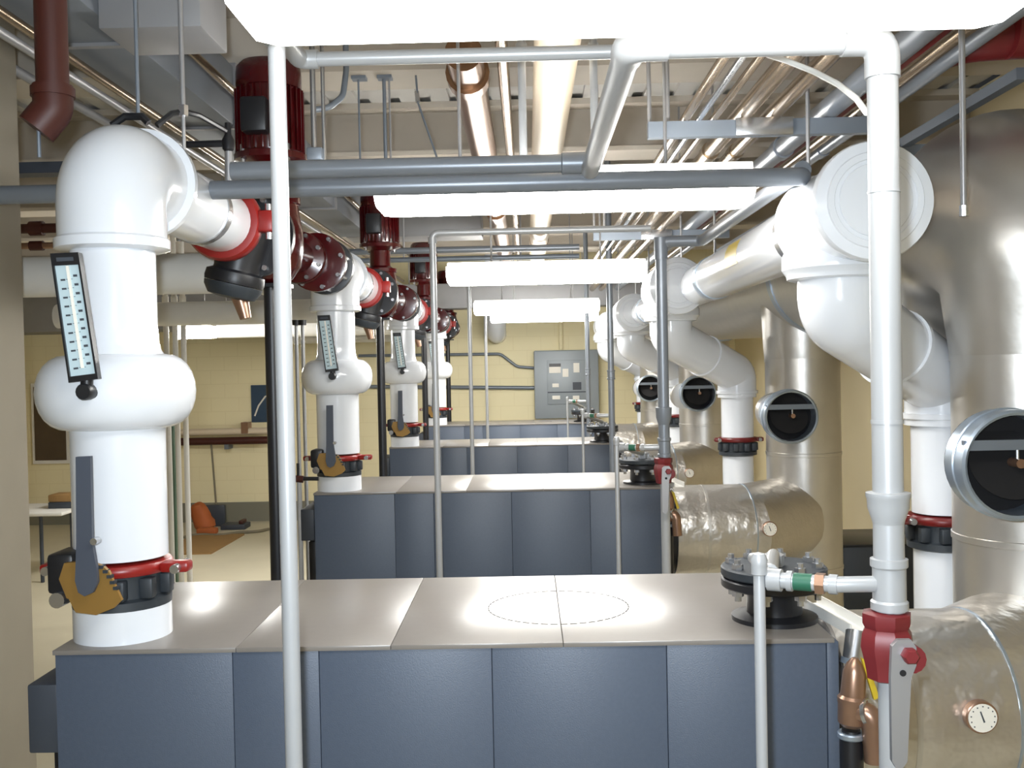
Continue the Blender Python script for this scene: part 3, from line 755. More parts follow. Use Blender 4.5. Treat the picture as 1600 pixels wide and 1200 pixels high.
for k, lb in ((1, 'black valve with red clamp on the second white return pipe'), (2, 'black valve with red clamp on the third white return pipe'), (3, 'small black coupling on the last white return pipe')):
    dup(tv, ((-0.10, -0.03, 0.0)[k - 1], S * k, 0.06), lb)

# ------------------------------------------------------------------ flue drums, stacks, dampers and flue header
DZ, DY, DR = -1.03, 3.06, 0.27
STR = 0.235; STY = 3.44; STX = P(1487, 800, 3.44).x + STR * 1.08
t = thing('flue_drum', '', 'flue', (BX1 + 0.5, DY, DZ - DR), 'silver flue drums at the boiler ends')
el_ = ['large crinkled silver drum with round gauge beside the first boiler', 'silver drum with small gauge at the end of the second boiler',
       'silver drum end showing past the third boiler', 'silver drum behind the third, at the last boiler']
t['label'] = el_[0]
MB().tube([(BX1 + 0.12, DY, DZ), (1.30, DY, DZ), (STX - 0.02, STY - 0.05, DZ)], DR, 40).build('drum', 'foil', t, ang=30)
MB().tube([(BX1 + 0.036, DY, DZ), (BX1 + 0.12, DY, DZ)], DR * 0.93, 40).build('boot', 'black', t)
MB().tube([(BX1 + 0.30, DY, DZ), (BX1 + 0.315, DY, DZ)], DR + 0.002, 40).build('seam_band', 'jacket', t)
sb = MB().tube([(1.292, DY - 0.001, DZ), (1.30, DY, DZ)], DR + 0.0035, 40).build('seam_band', 'jacketp', t)
drums = repeat(t, el_, [None, (0.0, 0, 0.0), (0, 0, 0), (0, 0, 0)])
gp = P(1530, 1118, 2.78)
tgau = thing('dial_gauge', 'round white dial gauge on the large silver drum', 'gauge', gp, 'dial gauges on the silver drums')
MB().lathe((gp.x, gp.y - 0.02, gp.z), (0, 1, 0), [(0.040, 0), (0.044, 0.003), (0.044, 0.025), (0.036, 0.03), (0.012, 0.032), (0.012, 0.06)], 28).build('case', 'bronze', tgau)
fa = MB().cyl((gp.x, gp.y - 0.0225, gp.z), (gp.x, gp.y - 0.019, gp.z), 0.0385, 28).build('dial', 'white', tgau)
MB().prism([(gp.x - 0.008, gp.y - 0.024, gp.z + 0.018), (gp.x - 0.005, gp.y - 0.024, gp.z + 0.019), (gp.x + 0.006, gp.y - 0.024, gp.z - 0.01), (gp.x + 0.002, gp.y - 0.024, gp.z - 0.012)], (0, 0.001, 0)).build('needle', 'mark', fa)
m = MB()
for k in range(11):
    a = PI * (1.25 - 1.5 * k / 10)
    c1 = V(gp.x + 0.032 * math.cos(a), gp.y - 0.0238, gp.z + 0.032 * math.sin(a)); m.box(c1 - V(0.0015, 0.0006, 0.0015), c1 + V(0.0015, 0.0006, 0.0015))
m.build('dial_marks', 'mark', fa)
g2 = P(1202, 826, 2.78 + S)
dup(tgau, (g2.x - gp.x, S, g2.z - gp.z), 'small round dial gauge on the second silver drum')
g3 = P(1077, 739, 2.78 + 2 * S)
dup(tgau, (g3.x - gp.x, 2 * S, g3.z - gp.z), 'tiny dial gauge on the third silver drum')

t = thing('flue_stack', '', 'flue', (STX, STY, -H), 'silver flue stacks')
fl_ = ['wide silver flue stack at the picture edge behind the round damper', 'silver flue stack standing beyond the second boiler drum',
       'silver flue stack hidden behind the second white return', 'silver flue stack farthest back by the wall']
t['label'] = fl_[0]
MB().lathe((STX, STY, 0), (0, 0, 1), [(STR, -H), (STR, -0.02), (STR + 0.004, -0.02), (STR + 0.004, 0.0)], 44).build('pipe', 'jacket', t)
for z in (-0.62, -1.35):
    MB().lathe((STX, STY, z), (0, 0, 1), [(STR, 0), (STR + 0.004, 0.002), (STR + 0.004, 0.022), (STR, 0.024)], 44).build('seam_band', 'jacket', t)
# damper branch
DX = P(1588, 727, 3.03).x; DDZ = P(1588, 727, 3.03).z
MB().tube([(DX, 3.155, DDZ), (DX, 3.2, DDZ), (STX, STY, DDZ)], 0.12, 24).build('branch', 'jacket', t)
repeat(t, fl_, [None, (0.11, 0, 0), (0.02, 0, 0), (0, 0, 0)])
t = thing('draft_damper', '', 'damper', (DX, 3.1, DDZ - 0.17), 'round draft dampers on the flue stacks')
ml = ['large round draft damper with dark opening and silver rim at the picture edge', 'round dark damper in a silver collar on the second flue stack',
      'round dark damper past the second white return', 'half-hidden round damper behind the third riser']
t['label'] = ml[0]
DRR = 0.160
MB().lathe((DX, 3.02, DDZ), (0, 1, 0), [(DRR - 0.012, 0.12), (DRR - 0.012, 0.0), (DRR - 0.004, -0.006), (DRR + 0.004, 0.0), (DRR + 0.004, 0.06), (DRR + 0.008, 0.062), (DRR + 0.008, 0.075), (DRR + 0.002, 0.077), (DRR + 0.002, 0.13)], 44, cap=False).build('collar', 'jacketp', t)
MB().cyl((DX, 3.135, DDZ), (DX, 3.155, DDZ), DRR + 0.001, 40).build('back_plate', 'near_black', t)
a = math.radians(12)
rt = Matrix.Rotation(math.radians(-28), 3, 'X')
vs = []
m = MB()
half = [(DRR * 0.93 * math.cos(PI * k / 16), -DRR * 0.93 * math.sin(PI * k / 16)) for k in range(17)]
full = [(DRR * 0.9 * math.cos(2 * PI * k / 32), DRR * 0.9 * math.sin(2 * PI * k / 32)) for k in range(32)]
m.prism([V(DX, 3.085, DDZ) + rt @ V(p[0], 0, p[1]) * 0.8 for p in full], rt @ V(0, 0.003, 0))
m.build('gate', 'near_black', t)
MB().box((DX - DRR + 0.008, 3.03, DDZ + 0.045), (DX + DRR - 0.008, 3.05, DDZ + 0.075)).build('pivot_bar', 'strut', t)
MB().cyl((DX + 0.01, 3.02, DDZ + 0.005), (DX + 0.01, 3.08, DDZ + 0.005), 0.014, 12).build('weight', 'bronze', t)
MB().cyl((DX + 0.01, 3.045, DDZ + 0.0), (DX + 0.01, 3.045, DDZ + 0.045), 0.005, 8).build('weight_stem', 'steel', t)
repeat(t, ml, [None, (P(1235, 651, 6.25).x - DX, 0, P(1235, 651, 6.25).z - DDZ), (P(1091, 615, 9.45).x - DX, 0, P(1091, 615, 9.45).z - DDZ), (P(1016, 607, 12.65).x - DX, 0, P(1016, 607, 12.65).z - DDZ)])

FX = 1.82
t = thing('flue_header', 'huge dull silver flue duct overhead along the flue side, dark at its near end', 'flue', (FX, 6, 0.4))
hp = [(FX, 4.15, 0.42), (1.86, 6.3, 0.53), (1.80, 9.6, 0.55), (1.76, 12.9, 0.55)]
MB().tube(hp, [0.43, 0.385, 0.36, 0.34], 44).build('duct', 'jacket', t)
MB().tube([(1.862, 6.22, 0.526), (1.86, 6.30, 0.53)], 0.40, 44).build('joint_band', 'jacketp', t)
MB().tube([(1.80, 9.5, 0.549), (1.80, 9.58, 0.55)], 0.375, 36).build('joint_band', 'jacketp', t)
for k, dx in enumerate((0, 0.11, 0.02, 0)):
    if k == 0:
        el2 = bend([(STX, STY, 0.0), (STX, STY, 0.42), (FX, 4.16, 0.44)], 0.42, 10)
        n2 = len(el2); MB().tube(el2, [STR + 0.002 + (0.428 - STR) * min(1, (i / (n2 - 2)) ** 0.8) for i in range(n2)], 44).build('stack_elbow', 'jacket', t)
    else:
        MB().tube([(STX + dx, STY + S * k, -0.005), (STX + dx, STY + S * k, 0.1), (STX + dx, STY + S * k, 0.35)], [STR + 0.002, STR + 0.01, STR + 0.02], 40).build('stack_collar', 'jacket', t)
tro = thing('hanger_rod', 'bright threaded rod hanging before the dull flue duct', 'rod', P(1506, 340, 2.9))
ra = P(1506, 338, 2.9)
MB().cyl(ra, (ra.x, 2.9, TOP), 0.0085, 12).build('rod', 'rod', tro)
MB().tube([V(ra.x, 2.9, ra.z - 0.0), V(ra.x, 2.9, ra.z + 0.03)], 0.013, 8).build('nut', 'steel', tro)

# ------------------------------------------------------------------ overhead pipes
def runY(name, label, cat, px, py, y, r, m, y0, y1, group=None, bands=()):
    p = P(px, py, y)
    t = thing(name, label, cat, (p.x, (y0 + y1) / 2, p.z), group)
    MB().tube([(p.x, y0, p.z), (p.x, y1, p.z)], r, 18).build('pipe', m, t)
    for yb, mm, rr in bands:
        MB().tube([(p.x, yb, p.z), (p.x, yb + 0.09, p.z)], r * rr, 18).build('coupling', mm, t)
    return t, p
tmp = runY('overhead_pipe', 'fat bronze-brown overhead pipe with coupling, left of the cream pipe', 'pipe', 738, 150, 4.3, 0.068, 'copper', 3.7, 11.0, None, [(3.95, 'copper', 1.25), (7.4, 'copper', 1.2), (10.2, 'steel', 1.1)])
tmp = runY('overhead_pipe', 'slim bright steel pipe alongside the fat bronze-brown one', 'pipe', 790, 150, 4.3, 0.022, 'tan', 2.0, 12.0)
tmp = runY('overhead_pipe', 'fat cream-wrapped overhead pipe running to the back wall', 'pipe', 863, 150, 4.2, 0.08, 'cream', 2.0, 13.8, None, [(9.0, 'tan', 1.05), (10.5, 'tan', 1.05)])
tra = P(1180, 202, 3.9); zt_ = P(1180, 188, 3.9).z
pp = [(1072, 0.018, 'tan', 'thin tan pipe on the grey strut, nearest to its free end'), (1093, 0.012, 'steel', 'slim shiny pipe on the strut, second from its free end'),
      (1116, 0.014, 'tan', 'slim shiny pipe on the strut, third from its free end'), (1163, 0.034, 'tan', 'thick tan pipe meeting the strut at the start of its bright clamp plate'),
      (1210, 0.03, 'tan', 'thick tan pipe crossing the strut over the middle of its bright clamp plate'), (1298, 0.042, 'galvd', 'thick grey pipe on the strut beside the curving white cable'),
      (1340, 0.022, 'tan', 'slim tan pipe on the strut next to the tall pale riser'), (1372, 0.026, 'galvd', 'grey pipe passing behind the top of the tall pale riser')]
for px, r, mm, lb in pp:
    c = P(px, 190, 3.9)
    t = thing('overhead_pipe', lb, 'pipe', (c.x, 6, zt_ + r), 'parallel pipes lying on the strut')
    MB().tube([(c.x, 1.7, zt_ + r), (c.x, 11.8 if r < 0.03 else 13, zt_ + r)], r, 16).build('pipe', mm, t)
    if r > 0.025: MB().tube([(c.x, 4.6, zt_ + r), (c.x, 4.68, zt_ + r)], r * 1.2, 16).build('coupling', mm, t)
t = thing('pipe_hanger', 'grey strut trapeze carrying the parallel overhead pipes', 'pipe hanger', (1.2, 3.9, zt_))
sx0, sx1 = P(1012, 202, 3.9).x, P(1400, 202, 3.9).x
zb2 = P(1180, 213, 3.9).z
MB().prism([(sx0 - 0.0, 3.88, zt_), (sx0, 3.92, zt_), (sx0, 3.92, zb2), (sx0, 3.88, zb2)], (sx1 - sx0, 0, 0)).build('channel', 'strut', t)
b = MB().box((P(1150, 200, 3.86).x, 3.86, zb2 - 0.003), (P(1240, 200, 3.86).x, 3.88, zt_ + 0.003), bev=0.003); b.build('splice_plate', 'steel', t)
for px in (1014, 1043, 1262):
    c = P(px, 150, 3.9); MB().cyl((c.x, 3.9, zt_), (c.x, 3.9, TOP), 0.008, 8).build('rod', 'rod', t)
dup(t, (0, S, 0.0), 'second grey strut trapeze farther along the overhead pipes')
# red sprinkler main
t = thing('sprinkler_main', 'dark red sprinkler main crossing the upper corner behind the tall riser', 'pipe', P(1480, 85, 3.4))
a = P(1486, 60, 3.4)
MB().tube(bend([(2.9, 3.3, a.z + 0.02), (a.x, 3.4, a.z), (a.x, 9.0, a.z)], 0.12, 8), 0.078, 24).build('pipe', 'redpipe', t)
MB().tube([(P(1570, 70, 3.38).x, 3.36, a.z + 0.012), (P(1600, 70, 3.38).x, 3.36, a.z + 0.015)], 0.094, 24).build('coupling', 'redpipe', t)
# wall-side strut and beam at right
t = thing('strut_rail', 'dull grey rail slanting back under the ceiling beside the red main', 'rail', (2.4, 4, 0.9))
a = P(1500, 172, 4.0)
MB().box((a.x - 0.02, 3.5, a.z - 0.02), (a.x + 0.02, 9, a.z + 0.02)).build('rail', 'strut', t)
t = thing('strut_rail', 'dull grey rail crossing above the huge flue duct', 'rail', (2.4, 5, 0.9))
a = P(1400, 238, 4.6)
MB().box((a.x, 4.58, a.z - 0.03), (XR - 0.02, 4.64, a.z + 0.03)).build('rail', 'strut', t)

# overhead on the valve side: brown pipe, duct, rods
DY2 = 2.66
t = thing('drop_pipe', 'rust-brown pipe hanging beside the beige column, elbow at its bottom', 'pipe', P(75, 190, DY2))
a = P(80, 60, DY2); zz0 = P(80, 164, DY2).z
MB().cyl((a.x, DY2, zz0), (a.x, DY2, TOP), 0.041, 20).build('pipe', 'brownred', t)
MB().tube(bend([(a.x, DY2, zz0 + 0.05), (a.x, DY2, zz0 - 0.012), (a.x - 0.04, DY2 - 0.012, zz0 - 0.065)], 0.045, 6), 0.050, 20).build('elbow', 'brownred', t)
MB().tube([(a.x, DY2, P(80, 152, DY2).z), (a.x, DY2, P(80, 138, DY2).z)], 0.055, 20).build('collar', 'brownred', t)
MB().cyl((a.x - 0.04, DY2, P(62, 246, DY2).z), (a.x - 0.04, DY2, zz0 - 0.05), 0.005, 8).build('rod', 'strut', t)
t = thing('dark_trunking', 'dark grey trunking bar beside the first white elbow', 'trunking', P(75, 260, 3.9))
a = P(-20, 272, 4.3); b_ = P(190, 246, 4.3)
MB().box((a.x, 4.3, a.z), (b_.x, 4.4, b_.z - 0.01)).build('bar', 'dark', t)
t = thing('air_duct', 'large grey air duct overhead behind the first white elbow, with side branch', 'air duct', (-1.6, 5, 1.1))
ed = P(262, 112, 3.75)
MB().box((ed.x - 0.27, 1.2, ed.z), (ed.x, 8.6, ed.z + 0.27), bev=0.008).build('trunk', 'ductd', t)
for y in (2.2, 3.4, 4.6, 5.8, 7.0): MB().box((ed.x - 0.282, y, ed.z - 0.012), (ed.x + 0.012, y + 0.03, ed.z + 0.282)).build('flange', 'duct', t)
b0 = P(206, 85, 3.4); b1 = P(352, 45, 3.4)
MB().box((ed.x, 3.14, b0.z), (b1.x, 3.42, b0.z + 0.2), bev=0.006).build('branch', 'duct', t)
for px, py, y, r_, mm, lb in ((150, 118, 3.6, 0.016, 'tan', 'thin tan conduit under the large grey air duct, beside the brown drop pipe'), (232, 196, 3.9, 0.014, 'rod', 'pale pipe slanting back behind the crown of the first white elbow'),
                          (338, 118, 4.2, 0.018, 'tan', 'thin tan conduit slanting back between the clevis rod and the pump motor'), (94, 150, 4.4, 0.02, 'duct', 'dull grey pipe slanting back behind the brown drop pipe')):
    runY('overhead_pipe', lb, 'pipe', px, py, y, r_, mm, 3.6 if px == 338 else 1.2, 12.5, 'overhead runs on the valve side', [(5.6, 'strut', 1.3)])
t = thing('pipe_hanger', 'grey rod with black clevis arms above the first white elbow', 'pipe hanger', P(286, 180, 3.1))
a = P(286, 175, 3.1)
MB().cyl(a, (a.x, 3.1, TOP), 0.008, 10).build('rod', 'rod', t)
MB().tube([P(245, 196, 3.05), P(268, 178, 3.08), P(286, 174, 3.1), P(310, 180, 3.15), P(352, 204, 3.3)], 0.009, 8).build('clevis', 'black', t)
MB().tube([a + V(0, 0, -0.012), a + V(0, 0, 0.02)], 0.016, 6).build('nut', 'steel', t)
MB().cyl((a.x, 3.1, P(286, 270, 3.1).z), a, 0.006, 8).build('lower_rod', 'rod', t)
t = thing('pipe_hanger', 'thin dark rod with black clevis at the crown of the first white elbow', 'pipe hanger', P(216, 185, 3.0))
a = P(216, 185, 2.98)
MB().cyl(a, (a.x, 2.98, TOP), 0.006, 8).build('rod', 'strut', t)
MB().tube([P(175, 196, 2.97), P(195, 182, 2.97), P(222, 182, 2.97), P(232, 192, 2.97)], 0.011, 8).build('clevis', 'black', t)
t = thing('vent_valve', 'black small valve and bar between the first white elbow and the pump motor', 'valve', P(356, 290, 3.5))
a = P(357, 285, 3.5); b_ = P(357, 215, 3.5)
MB().cyl(a, b_, 0.013, 10).build('stem', 'rod', t)
MB().cyl(P(286, 226, 3.5), P(352, 224, 3.5), 0.012, 8).build('bar', 'black', t)
MB().lathe(P(357, 238, 3.5), (0, 0, 1), [(0.01, 0), (0.02, 0.01), (0.022, 0.04), (0.012, 0.06), (0.01, 0.1)], 12).build('body', 'black', t)
for px, pb, lb, r in ((491, 232, 'bright steel conduit dropping beside the first pump motor, with a junction box', 0.011), (507, 250, 'bright steel conduit dropping right of the junction box conduit', 0.008)):
    t = thing('drop_conduit', lb, 'conduit', P(px, pb, 4.0))
    a = P(px, pb, 4.0)
    MB().cyl(a, (a.x, 4.0, TOP), r, 10).build('pipe', 'steel', t)
    if px == 491: MB().box((a.x - 0.025, 3.97, P(px, 252, 4.0).z), (a.x + 0.035, 4.03, a.z), bev=0.006).build('junction_box', 'strut', t)
t = thing('flexible_conduit', 'grey flexible conduit looping from the ceiling to the first pump motor', 'conduit', P(505, 172, 4.3))
MB().tube(bend([V(P(541, 110, 4.45).x, 4.45, TOP), P(541, 110, 4.45), P(536, 150, 4.4), P(515, 168, 4.35), P(488, 172, 4.32)], 0.08, 5), 0.013, 12).build('hose', 'strut', t)
for i, (px, y, lb) in enumerate(((563, 4.95, 'thin dark rod hanging from the ceiling right of the first pump'), (603, 4.95, 'doubled grey rod hanging from the ceiling, left of the wire'),)):
    a = P(px, 262, y); t = thing('hanger_rod', lb, 'rod', a)
    MB().cyl(a, (a.x, y, 1.44), 0.005 + 0.004 * i, 8).build('rod', 'strut', t)
    if i: MB().cyl((a.x + 0.025, y, a.z), (a.x + 0.025, y, 1.44), 0.005, 8).build('rod', 'rod', t)
    MB().box((a.x - 0.03, y - 0.03, 1.385), (a.x + 0.04, y + 0.03, 1.40)).build('beam_clamp', 'strut', t)
t = thing('hanger_wire', 'slanting thin wire with turnbuckle hanging from the beam', 'wire', P(680, 240, 4.8))
MB().tube([V(P(650, 128, 4.95).x, 4.95, 1.40), P(653, 160, 4.93), P(684, 250, 4.9)], 0.005, 8).build('wire', 'strut', t)
MB().tube([P(651, 143, 4.945), P(653, 160, 4.93)], 0.011, 8).build('turnbuckle', 'steel', t)
for px, lb in ((817, 'light grey vertical conduit between the bronze and cream pipes'), (929, 'light grey vertical conduit right of the cream pipe')):
    a = P(px, 288, 3.48); t = thing('drop_conduit', lb, 'conduit', a)
    c = P(px, 200, 3.48)
    MB().cyl((c.x, 3.48, 0.66), (c.x, 3.48, TOP), 0.0135, 12).build('pipe', 'galv', t)
    MB().cyl((c.x, 3.48, P(px, 78, 3.48).z), (c.x, 3.48, P(px, 68, 3.48).z), 0.019, 12).build('coupling', 'galv', t)
# cross pipes farther back under the ceiling
for i, (py, y, r, mm, lb) in enumerate(((386, 8.3, 0.026, 'galvd', 'grey cross pipe above the third light, lower one'), (400, 8.75, 0.022, 'strut', 'grey cross pipe just above the third light'), (349, 9.0, 0.10, 'duct', 'wide brownish cross duct right under the second light'),
                                        (455, 13.2, 0.16, 'duct', 'broad grey duct crossing before the back wall top'))):
    a = P(540 if i != 3 else 500, py, y); b_ = P(1100 if i != 3 else 1050, py, y)
    if i == 2: b_ = P(752, py, y)
    if i < 2: b_ = P(905, py, y)
    t = thing('cross_pipe' if i < 2 else 'cross_duct', lb, 'pipe' if i < 2 else 'air duct', (0, y, a.z))
    if i < 2: MB().tube([(a.x, y, b_.z), (b_.x, y, b_.z)], r, 14).build('pipe', mm, t)
    else: MB().box((a.x, y, b_.z - r), (b_.x, y + 0.4, b_.z + r), bev=0.01).build('duct', mm, t)
    for q in (0.25, 0.75):
        MB().cyl((a.x + (b_.x - a.x) * q, y + (0.2 if i > 1 else 0), b_.z + r), (a.x + (b_.x - a.x) * q, y + (0.2 if i > 1 else 0), TOP), 0.008, 8).build('hanger_rod', 'rod', t)
t = thing('air_duct', 'broad grey duct low along the yellow wall, behind the black strainer', 'air duct', (-4, 13.6, 0.6))
a = P(210, 515, 13.6); b_ = P(520, 462, 13.6)
MB().box((XL + 0.1, 13.6, P(400, 512, 13.6).z), (b_.x, 14.5, P(400, 462, 13.6).z + 0.2), bev=0.01).build('trunk', 'duct', t)
for q in (-6, -4): MB().cyl((q, 14, 0.9), (q, 14, TOP), 0.01, 8).build('hanger_rod', 'rod', t)

# ------------------------------------------------------------------ back of the room
t = thing('control_panel', 'grey electrical panel on the yellow back wall with white label plates', 'electrical panel', P(885, 655, BACK))
y = BACK - 0.28
a = P(836, 655, y); b_ = P(935, 546, y)
MB().box((a.x, y, a.z), (b_.x, BACK, b_.z), bev=0.02).build('cabinet', 'panel', t)
d0 = P(856, 632, y); d1 = P(916, 562, y)
dr = MB().box((d0.x, y - 0.02, d0.z), (d1.x, y, d1.z), bev=0.006).build('door', 'panel', t)
for (px0, py0, px1, py1, mm, nm) in ((858, 573, 876, 583, 'white', 'label_plate'), (858, 568, 876, 573, 'black', 'display'), (879, 576, 888, 589, 'white', 'label_plate'), (896, 567, 905, 582, 'white', 'label_plate'),
                                 (863, 599, 873, 605, 'white', 'label_plate'), (895, 597, 908, 609, 'dark', 'meter'), (863, 618, 875, 624, 'white', 'label_plate'), (895, 618, 905, 624, 'white', 'label_plate')):
    a = P(px0, py1, y); b_ = P(px1, py0, y)
    MB().box((a.x, y - 0.035, a.z), (b_.x, y - 0.021, b_.z)).build(nm, mm, dr)
a = P(857, 614, y)
MB().box((d0.x, y - 0.024, a.z), (d1.x, y - 0.019, a.z + 0.015)).build('rail', 'dark', dr)
t = thing('conduit', 'thin conduit rising from the top of the grey electrical panel', 'conduit', P(877, 545, BACK - 0.05))
a = P(877, 546, BACK - 0.1); MB().cyl((a.x, BACK - 0.06, a.z), (a.x, BACK - 0.06, TOP), 0.03, 10).build('pipe', 'wall', t)
t = thing('conduit', 'grey conduit along the back wall, bending down into the panel side', 'conduit', P(760, 560, BACK - 0.05))
MB().tube(bend([P(560, 556, BACK - 0.05), P(782, 553, BACK - 0.05), P(808, 573, BACK - 0.05), P(836, 575, BACK - 0.05)], 0.15, 6), 0.022, 10).build('pipe', 'strut', t)
t = thing('conduit', 'straight grey conduit at mid height running into the panel side', 'conduit', P(760, 605, BACK - 0.05))
MB().tube([P(560, 604, BACK - 0.05), P(836, 606, BACK - 0.05)], 0.028, 10).build('pipe', 'strut', t)
t = thing('wall_elbow', 'big white pipe elbow at the back wall under the last lights', 'insulated pipe', P(774, 520, 14.0))
a = P(774, 512, 14.0)
MB().tube(bend([(a.x, 14.3, TOP), (a.x, 14.3, a.z - 0.06), (a.x, 14.79, a.z - 0.06)], 0.2, 8), 0.14, 24).build('pipe', 'pvc', t)
MB().lathe((a.x, 14.3, a.z + 0.13), (0, 0, 1), [(0.14, 0), (0.152, 0.003), (0.152, 0.03), (0.14, 0.033)], 28).build('joint_ring', 'pvc', t)

# left background
for i, (px, lb) in enumerate(((263, 'pale vertical conduit closest to the first white riser, first of three'), (277, 'pale vertical conduit, middle of three beside the first white riser'), (290, 'pale vertical conduit, outer of three beside the first white riser'))):
    a = P(px, 650, 9.0); t = thing('wall_conduit', lb, 'conduit', (a.x, 9.0, -H), 'three pale vertical conduits')
    MB().cyl((a.x, 9.0, -H), (a.x, 9.0, TOP), 0.024, 12).build('pipe', 'housing', t)
    for zq in (-0.4, 0.6): MB().cyl((a.x, 9.0, zq), (a.x, 9.0, zq + 0.06), 0.030, 12).build('coupling', 'housing', t)
a = P(268, 690, 9.3); b_ = P(274, 860, 9.3)
t = thing('green_post', 'dull green post half hidden behind the pale conduits', 'post', (a.x, 9.3, -H))
MB().box((a.x - 0.03, 9.27, -H), (a.x + 0.03, 9.33, P(270, 600, 9.3).z), bev=0.004).build('post', 'greenp', t)
MB().box((a.x - 0.1, 9.2, -H), (a.x + 0.1, 9.4, -H + 0.02)).build('foot', 'greenp', t)
for px, lb in ((466, 'thin pale pipe rising behind the thick grey pole'), (476, 'second thin pale pipe rising by the second white riser')):
    a = P(px, 650, 7.0); t = thing('wall_conduit', lb, 'conduit', (a.x, 7.0, -H), 'thin pipes behind the thick grey pole')
    MB().cyl((a.x, 7.0, -H), (a.x, 7.0, zpy(px, 500, 7.0)), 0.013, 10).build('pipe', 'galv', t)
    MB().cyl((a.x, 7.0, zpy(px, 508, 7.0)), (a.x, 7.0, zpy(px, 500, 7.0)), 0.028, 10).build('cap', 'black', t)
t = thing('hose_bib', 'small black tap on a bar between the thick grey pole and second riser', 'tap', P(466, 750, 5.6))
a = P(466, 748, 5.6)
MB().cyl(P(456, 748, 5.6), P(498, 748, 5.6), 0.011, 10).build('bar', 'black', t)
MB().cyl(a, a + V(0, 0, 0.085), 0.008, 8).build('handle', 'black', t)
MB().tube([P(462, 748, 5.6), P(474, 749, 5.6)], 0.02, 10).build('body', 'brownred', t)
MB().cyl((a.x, 5.6, -H), a, 0.009, 8).build('stand_pipe', 'galv', t)
# wall shelf pipe
t = thing('wall_pipe', 'rust-brown pipe running along the yellow wall at waist height', 'pipe', P(350, 688, 14.5))
a = P(150, 688, 14.55); b_ = P(420, 688, 14.55)
MB().tube([(a.x, 14.6, b_.z), (b_.x, 14.6, b_.z)], 0.055, 14).build('pipe', 'brownred', t)
for q in (0.3, 0.75): 
    xq = a.x + (b_.x - a.x) * q; MB().box((xq - 0.03, 14.58, b_.z - 0.12), (xq + 0.03, 14.8, b_.z - 0.05)).build('bracket', 'strut', t)
t = thing('wall_pipe', 'pale pipe on the yellow wall just above the rust-brown one', 'pipe', P(350, 674, 14.6))
MB().tube([(a.x, 14.65, b_.z + 0.13), (b_.x, 14.65, b_.z + 0.13)], 0.05, 14).build('pipe', 'cream', t)
xq = P(382, 670, 14.6).x
MB().box((xq - 0.05, 14.6, b_.z + 0.1), (xq + 0.05, 14.8, b_.z + 0.26)).build('valve_box', 'bronze', t)
t = thing('wall_poster', 'blue poster with a white curve on the yellow wall', 'poster', P(408, 660, BACK - 0.02))
a = P(393, 660, BACK - 0.03); b_ = P(440, 601, BACK - 0.03)
MB().box((a.x, BACK - 0.02, a.z), (b_.x, BACK, b_.z)).build('sheet', 'poster', t)
MB().tube([P(398, 650, BACK - 0.02), P(404, 634, BACK - 0.02), P(414, 620, BACK - 0.02), P(424, 615, BACK - 0.02)], 0.012, 8).build('curve', 'white', t)
a = P(52, 725, BACK - 0.05); b_ = P(112, 598, BACK - 0.05)
wf = struct('window_1', MB().box((a.x, BACK - 0.06, a.z), (b_.x, BACK - 0.001, b_.z)), 'housing')
MB().box((a.x + 0.04, BACK - 0.07, a.z + 0.05), (b_.x - 0.1, BACK - 0.055, b_.z - 0.05)).build('pane', 'board', wf)
# table
t = thing('table', 'white folding table at the edge of the beige column', 'table', P(85, 900, 10.9))
tx = P(70, 790, 10.9).x; ztab = -1.45
MB().box((tx - 0.75, 10.6, ztab - 0.04), (tx + 0.32, 11.4, ztab), bev=0.015).build('tabletop', 'housing', t)
for lx, ly in ((tx + 0.05, 10.7), (tx + 0.15, 11.2), (tx - 0.65, 10.7), (tx - 0.65, 11.2)):
    MB().cyl((lx, ly, -H), (lx, ly, ztab - 0.04), 0.02, 10).build('leg', 'dark', t)
a = P(104, 775, 11.0)
t = thing('toolbox', 'small dark box on the white folding table', 'box', (a.x, 11.0, ztab))
MB().box((a.x - 0.16, 10.9, ztab), (a.x + 0.1, 11.15, ztab + 0.07), bev=0.01).build('body', 'dark', t)
MB().box((a.x - 0.16, 10.9, ztab + 0.07), (a.x + 0.1, 11.15, ztab + 0.15), bev=0.015).build('lid', 'card', t)
# things on the floor by the wall
def floor_y(px, py):
    d = ROT @ Vector((px - 800, 600 - py, -1600)); return -H / d.z * d.y
yb = floor_y(336, 800)
t = thing('broom', 'thin broom handle leaning on the yellow wall beside the orange sack', 'broom', P(338, 800, 14.3))
MB().cyl(P(338, 792, 14.4), P(330, 693, 14.62), 0.014, 8).build('handle', 'hose', t)
p = P(338, 800, 14.4)
MB().box((p.x - 0.14, 14.33, -H), (p.x + 0.14, 14.42, P(338, 788, 14.4).z), bev=0.02).build('brush', 'dark', t)
t = thing('sack', 'orange-brown sack slumped on the floor by the yellow wall', 'sack', P(312, 820, 13.9))
p = P(313, 812, 13.9)
sk = MB().lathe((p.x + 0.10, 13.9, -H + 0.0), (-0.42, 0.1, 1), [(0.06, 0), (0.12, 0.04), (0.135, 0.12), (0.12, 0.22), (0.13, 0.3), (0.10, 0.38), (0.05, 0.42)], 14)
for i, v in enumerate(sk.v): v += Vector((random.uniform(-.02, .02), random.uniform(-.02, .02), 0)); v.z = max(v.z, -H)
sk.build('bag', 'orange', t)
MB().box((p.x + 0.03, 13.6, -H), (p.x + 0.3, 13.75, -H + 0.09), bev=0.03).build('spilled_flap', 'orange', t)
t = thing('hose_coil', 'loose hose lying on the floor in a long curve', 'hose', P(350, 826, 13.6))
pts = []
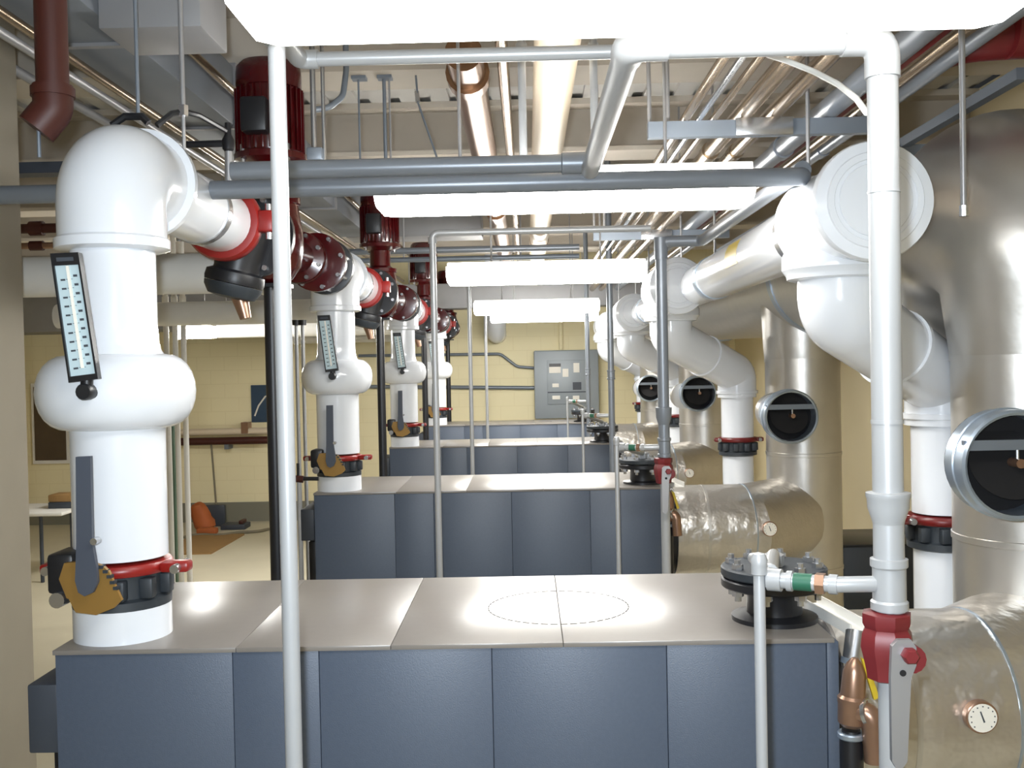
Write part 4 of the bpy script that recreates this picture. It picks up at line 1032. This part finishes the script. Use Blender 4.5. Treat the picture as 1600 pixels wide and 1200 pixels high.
for px, py in ((286, 842), (310, 837), (345, 839), (372, 834), (402, 833), (420, 829)):
    yy = floor_y(px, py); q = P(px, py, yy); pts.append(V(q.x, min(yy, 14.6), -H + 0.02))
MB().tube(bend(pts, 0.3, 5), 0.02, 10).build('hose', 'hose', t)
t = thing('floor_board', 'brown board lying flat on the floor beside the pale conduits', 'board', P(310, 850, 12.5))
pl2 = []
for px, py in ((245, 868), (330, 866), (382, 836), (300, 838)):
    yy = floor_y(px, py); q = P(px, py, yy); pl2.append(V(q.x, yy, -H))
MB().prism(pl2, (0, 0, 0.02)).build('sheet', 'card', t)
t = thing('tool_tray', 'small dark tray on the floor by the yellow wall', 'tray', P(350, 815, 14.2))
p = P(372, 814, 14.1)
MB().box((p.x - 0.22, 14.0, -H), (p.x + 0.12, 14.3, -H + 0.07), bev=0.01).build('tray', 'dark', t)
MB().box((p.x + 0.02, 14.05, -H + 0.07), (p.x + 0.08, 14.25, -H + 0.12), bev=0.01).build('tool', 'brownred', t)
t = thing('floor_cabinet', 'low dark box standing by the side wall beyond the silver stack', 'box', P(1345, 890, 5.4))
a = P(1318, 892, 7.8); b_ = P(1400, 853, 7.8)
MB().box((a.x, 7.8, -H), (b_.x + 0.2, 8.5, b_.z), bev=0.01).build('body', 'dark', t)
MB().box((a.x - 0.01, 7.79, b_.z), (b_.x + 0.21, 8.51, b_.z + 0.015), bev=0.004).build('lid', 'black', t)

# copper lines seen between column and first white riser
for py, r, lb in ((357, 0.03, 'thin rust-brown pipe behind the first white elbow, beside the column'), (384, 0.02, 'slim copper pipe just below the rust-brown one by the column')):
    c = P(60, py, 6.2); t = thing('copper_line', lb, 'pipe', (c.x, 6.2, c.z))
    MB().tube([(-5.5, 6.2, c.z), (P(98, py, 6.2).x, 6.2, c.z)], r, 12).build('pipe', 'brownred' if r > 0.025 else 'bronze', t)
    MB().tube([(c.x - 0.05, 6.2, c.z), (c.x + 0.03, 6.2, c.z)], r * 1.5, 12).build('coupling', 'brownred', t)
    MB().cyl((c.x - 0.3, 6.2, c.z), (c.x - 0.3, 6.2, TOP), 0.006, 8).build('hanger_rod', 'rod', t)

for o in bpy.data.objects:
    if '_loc' in o: del o['_loc']
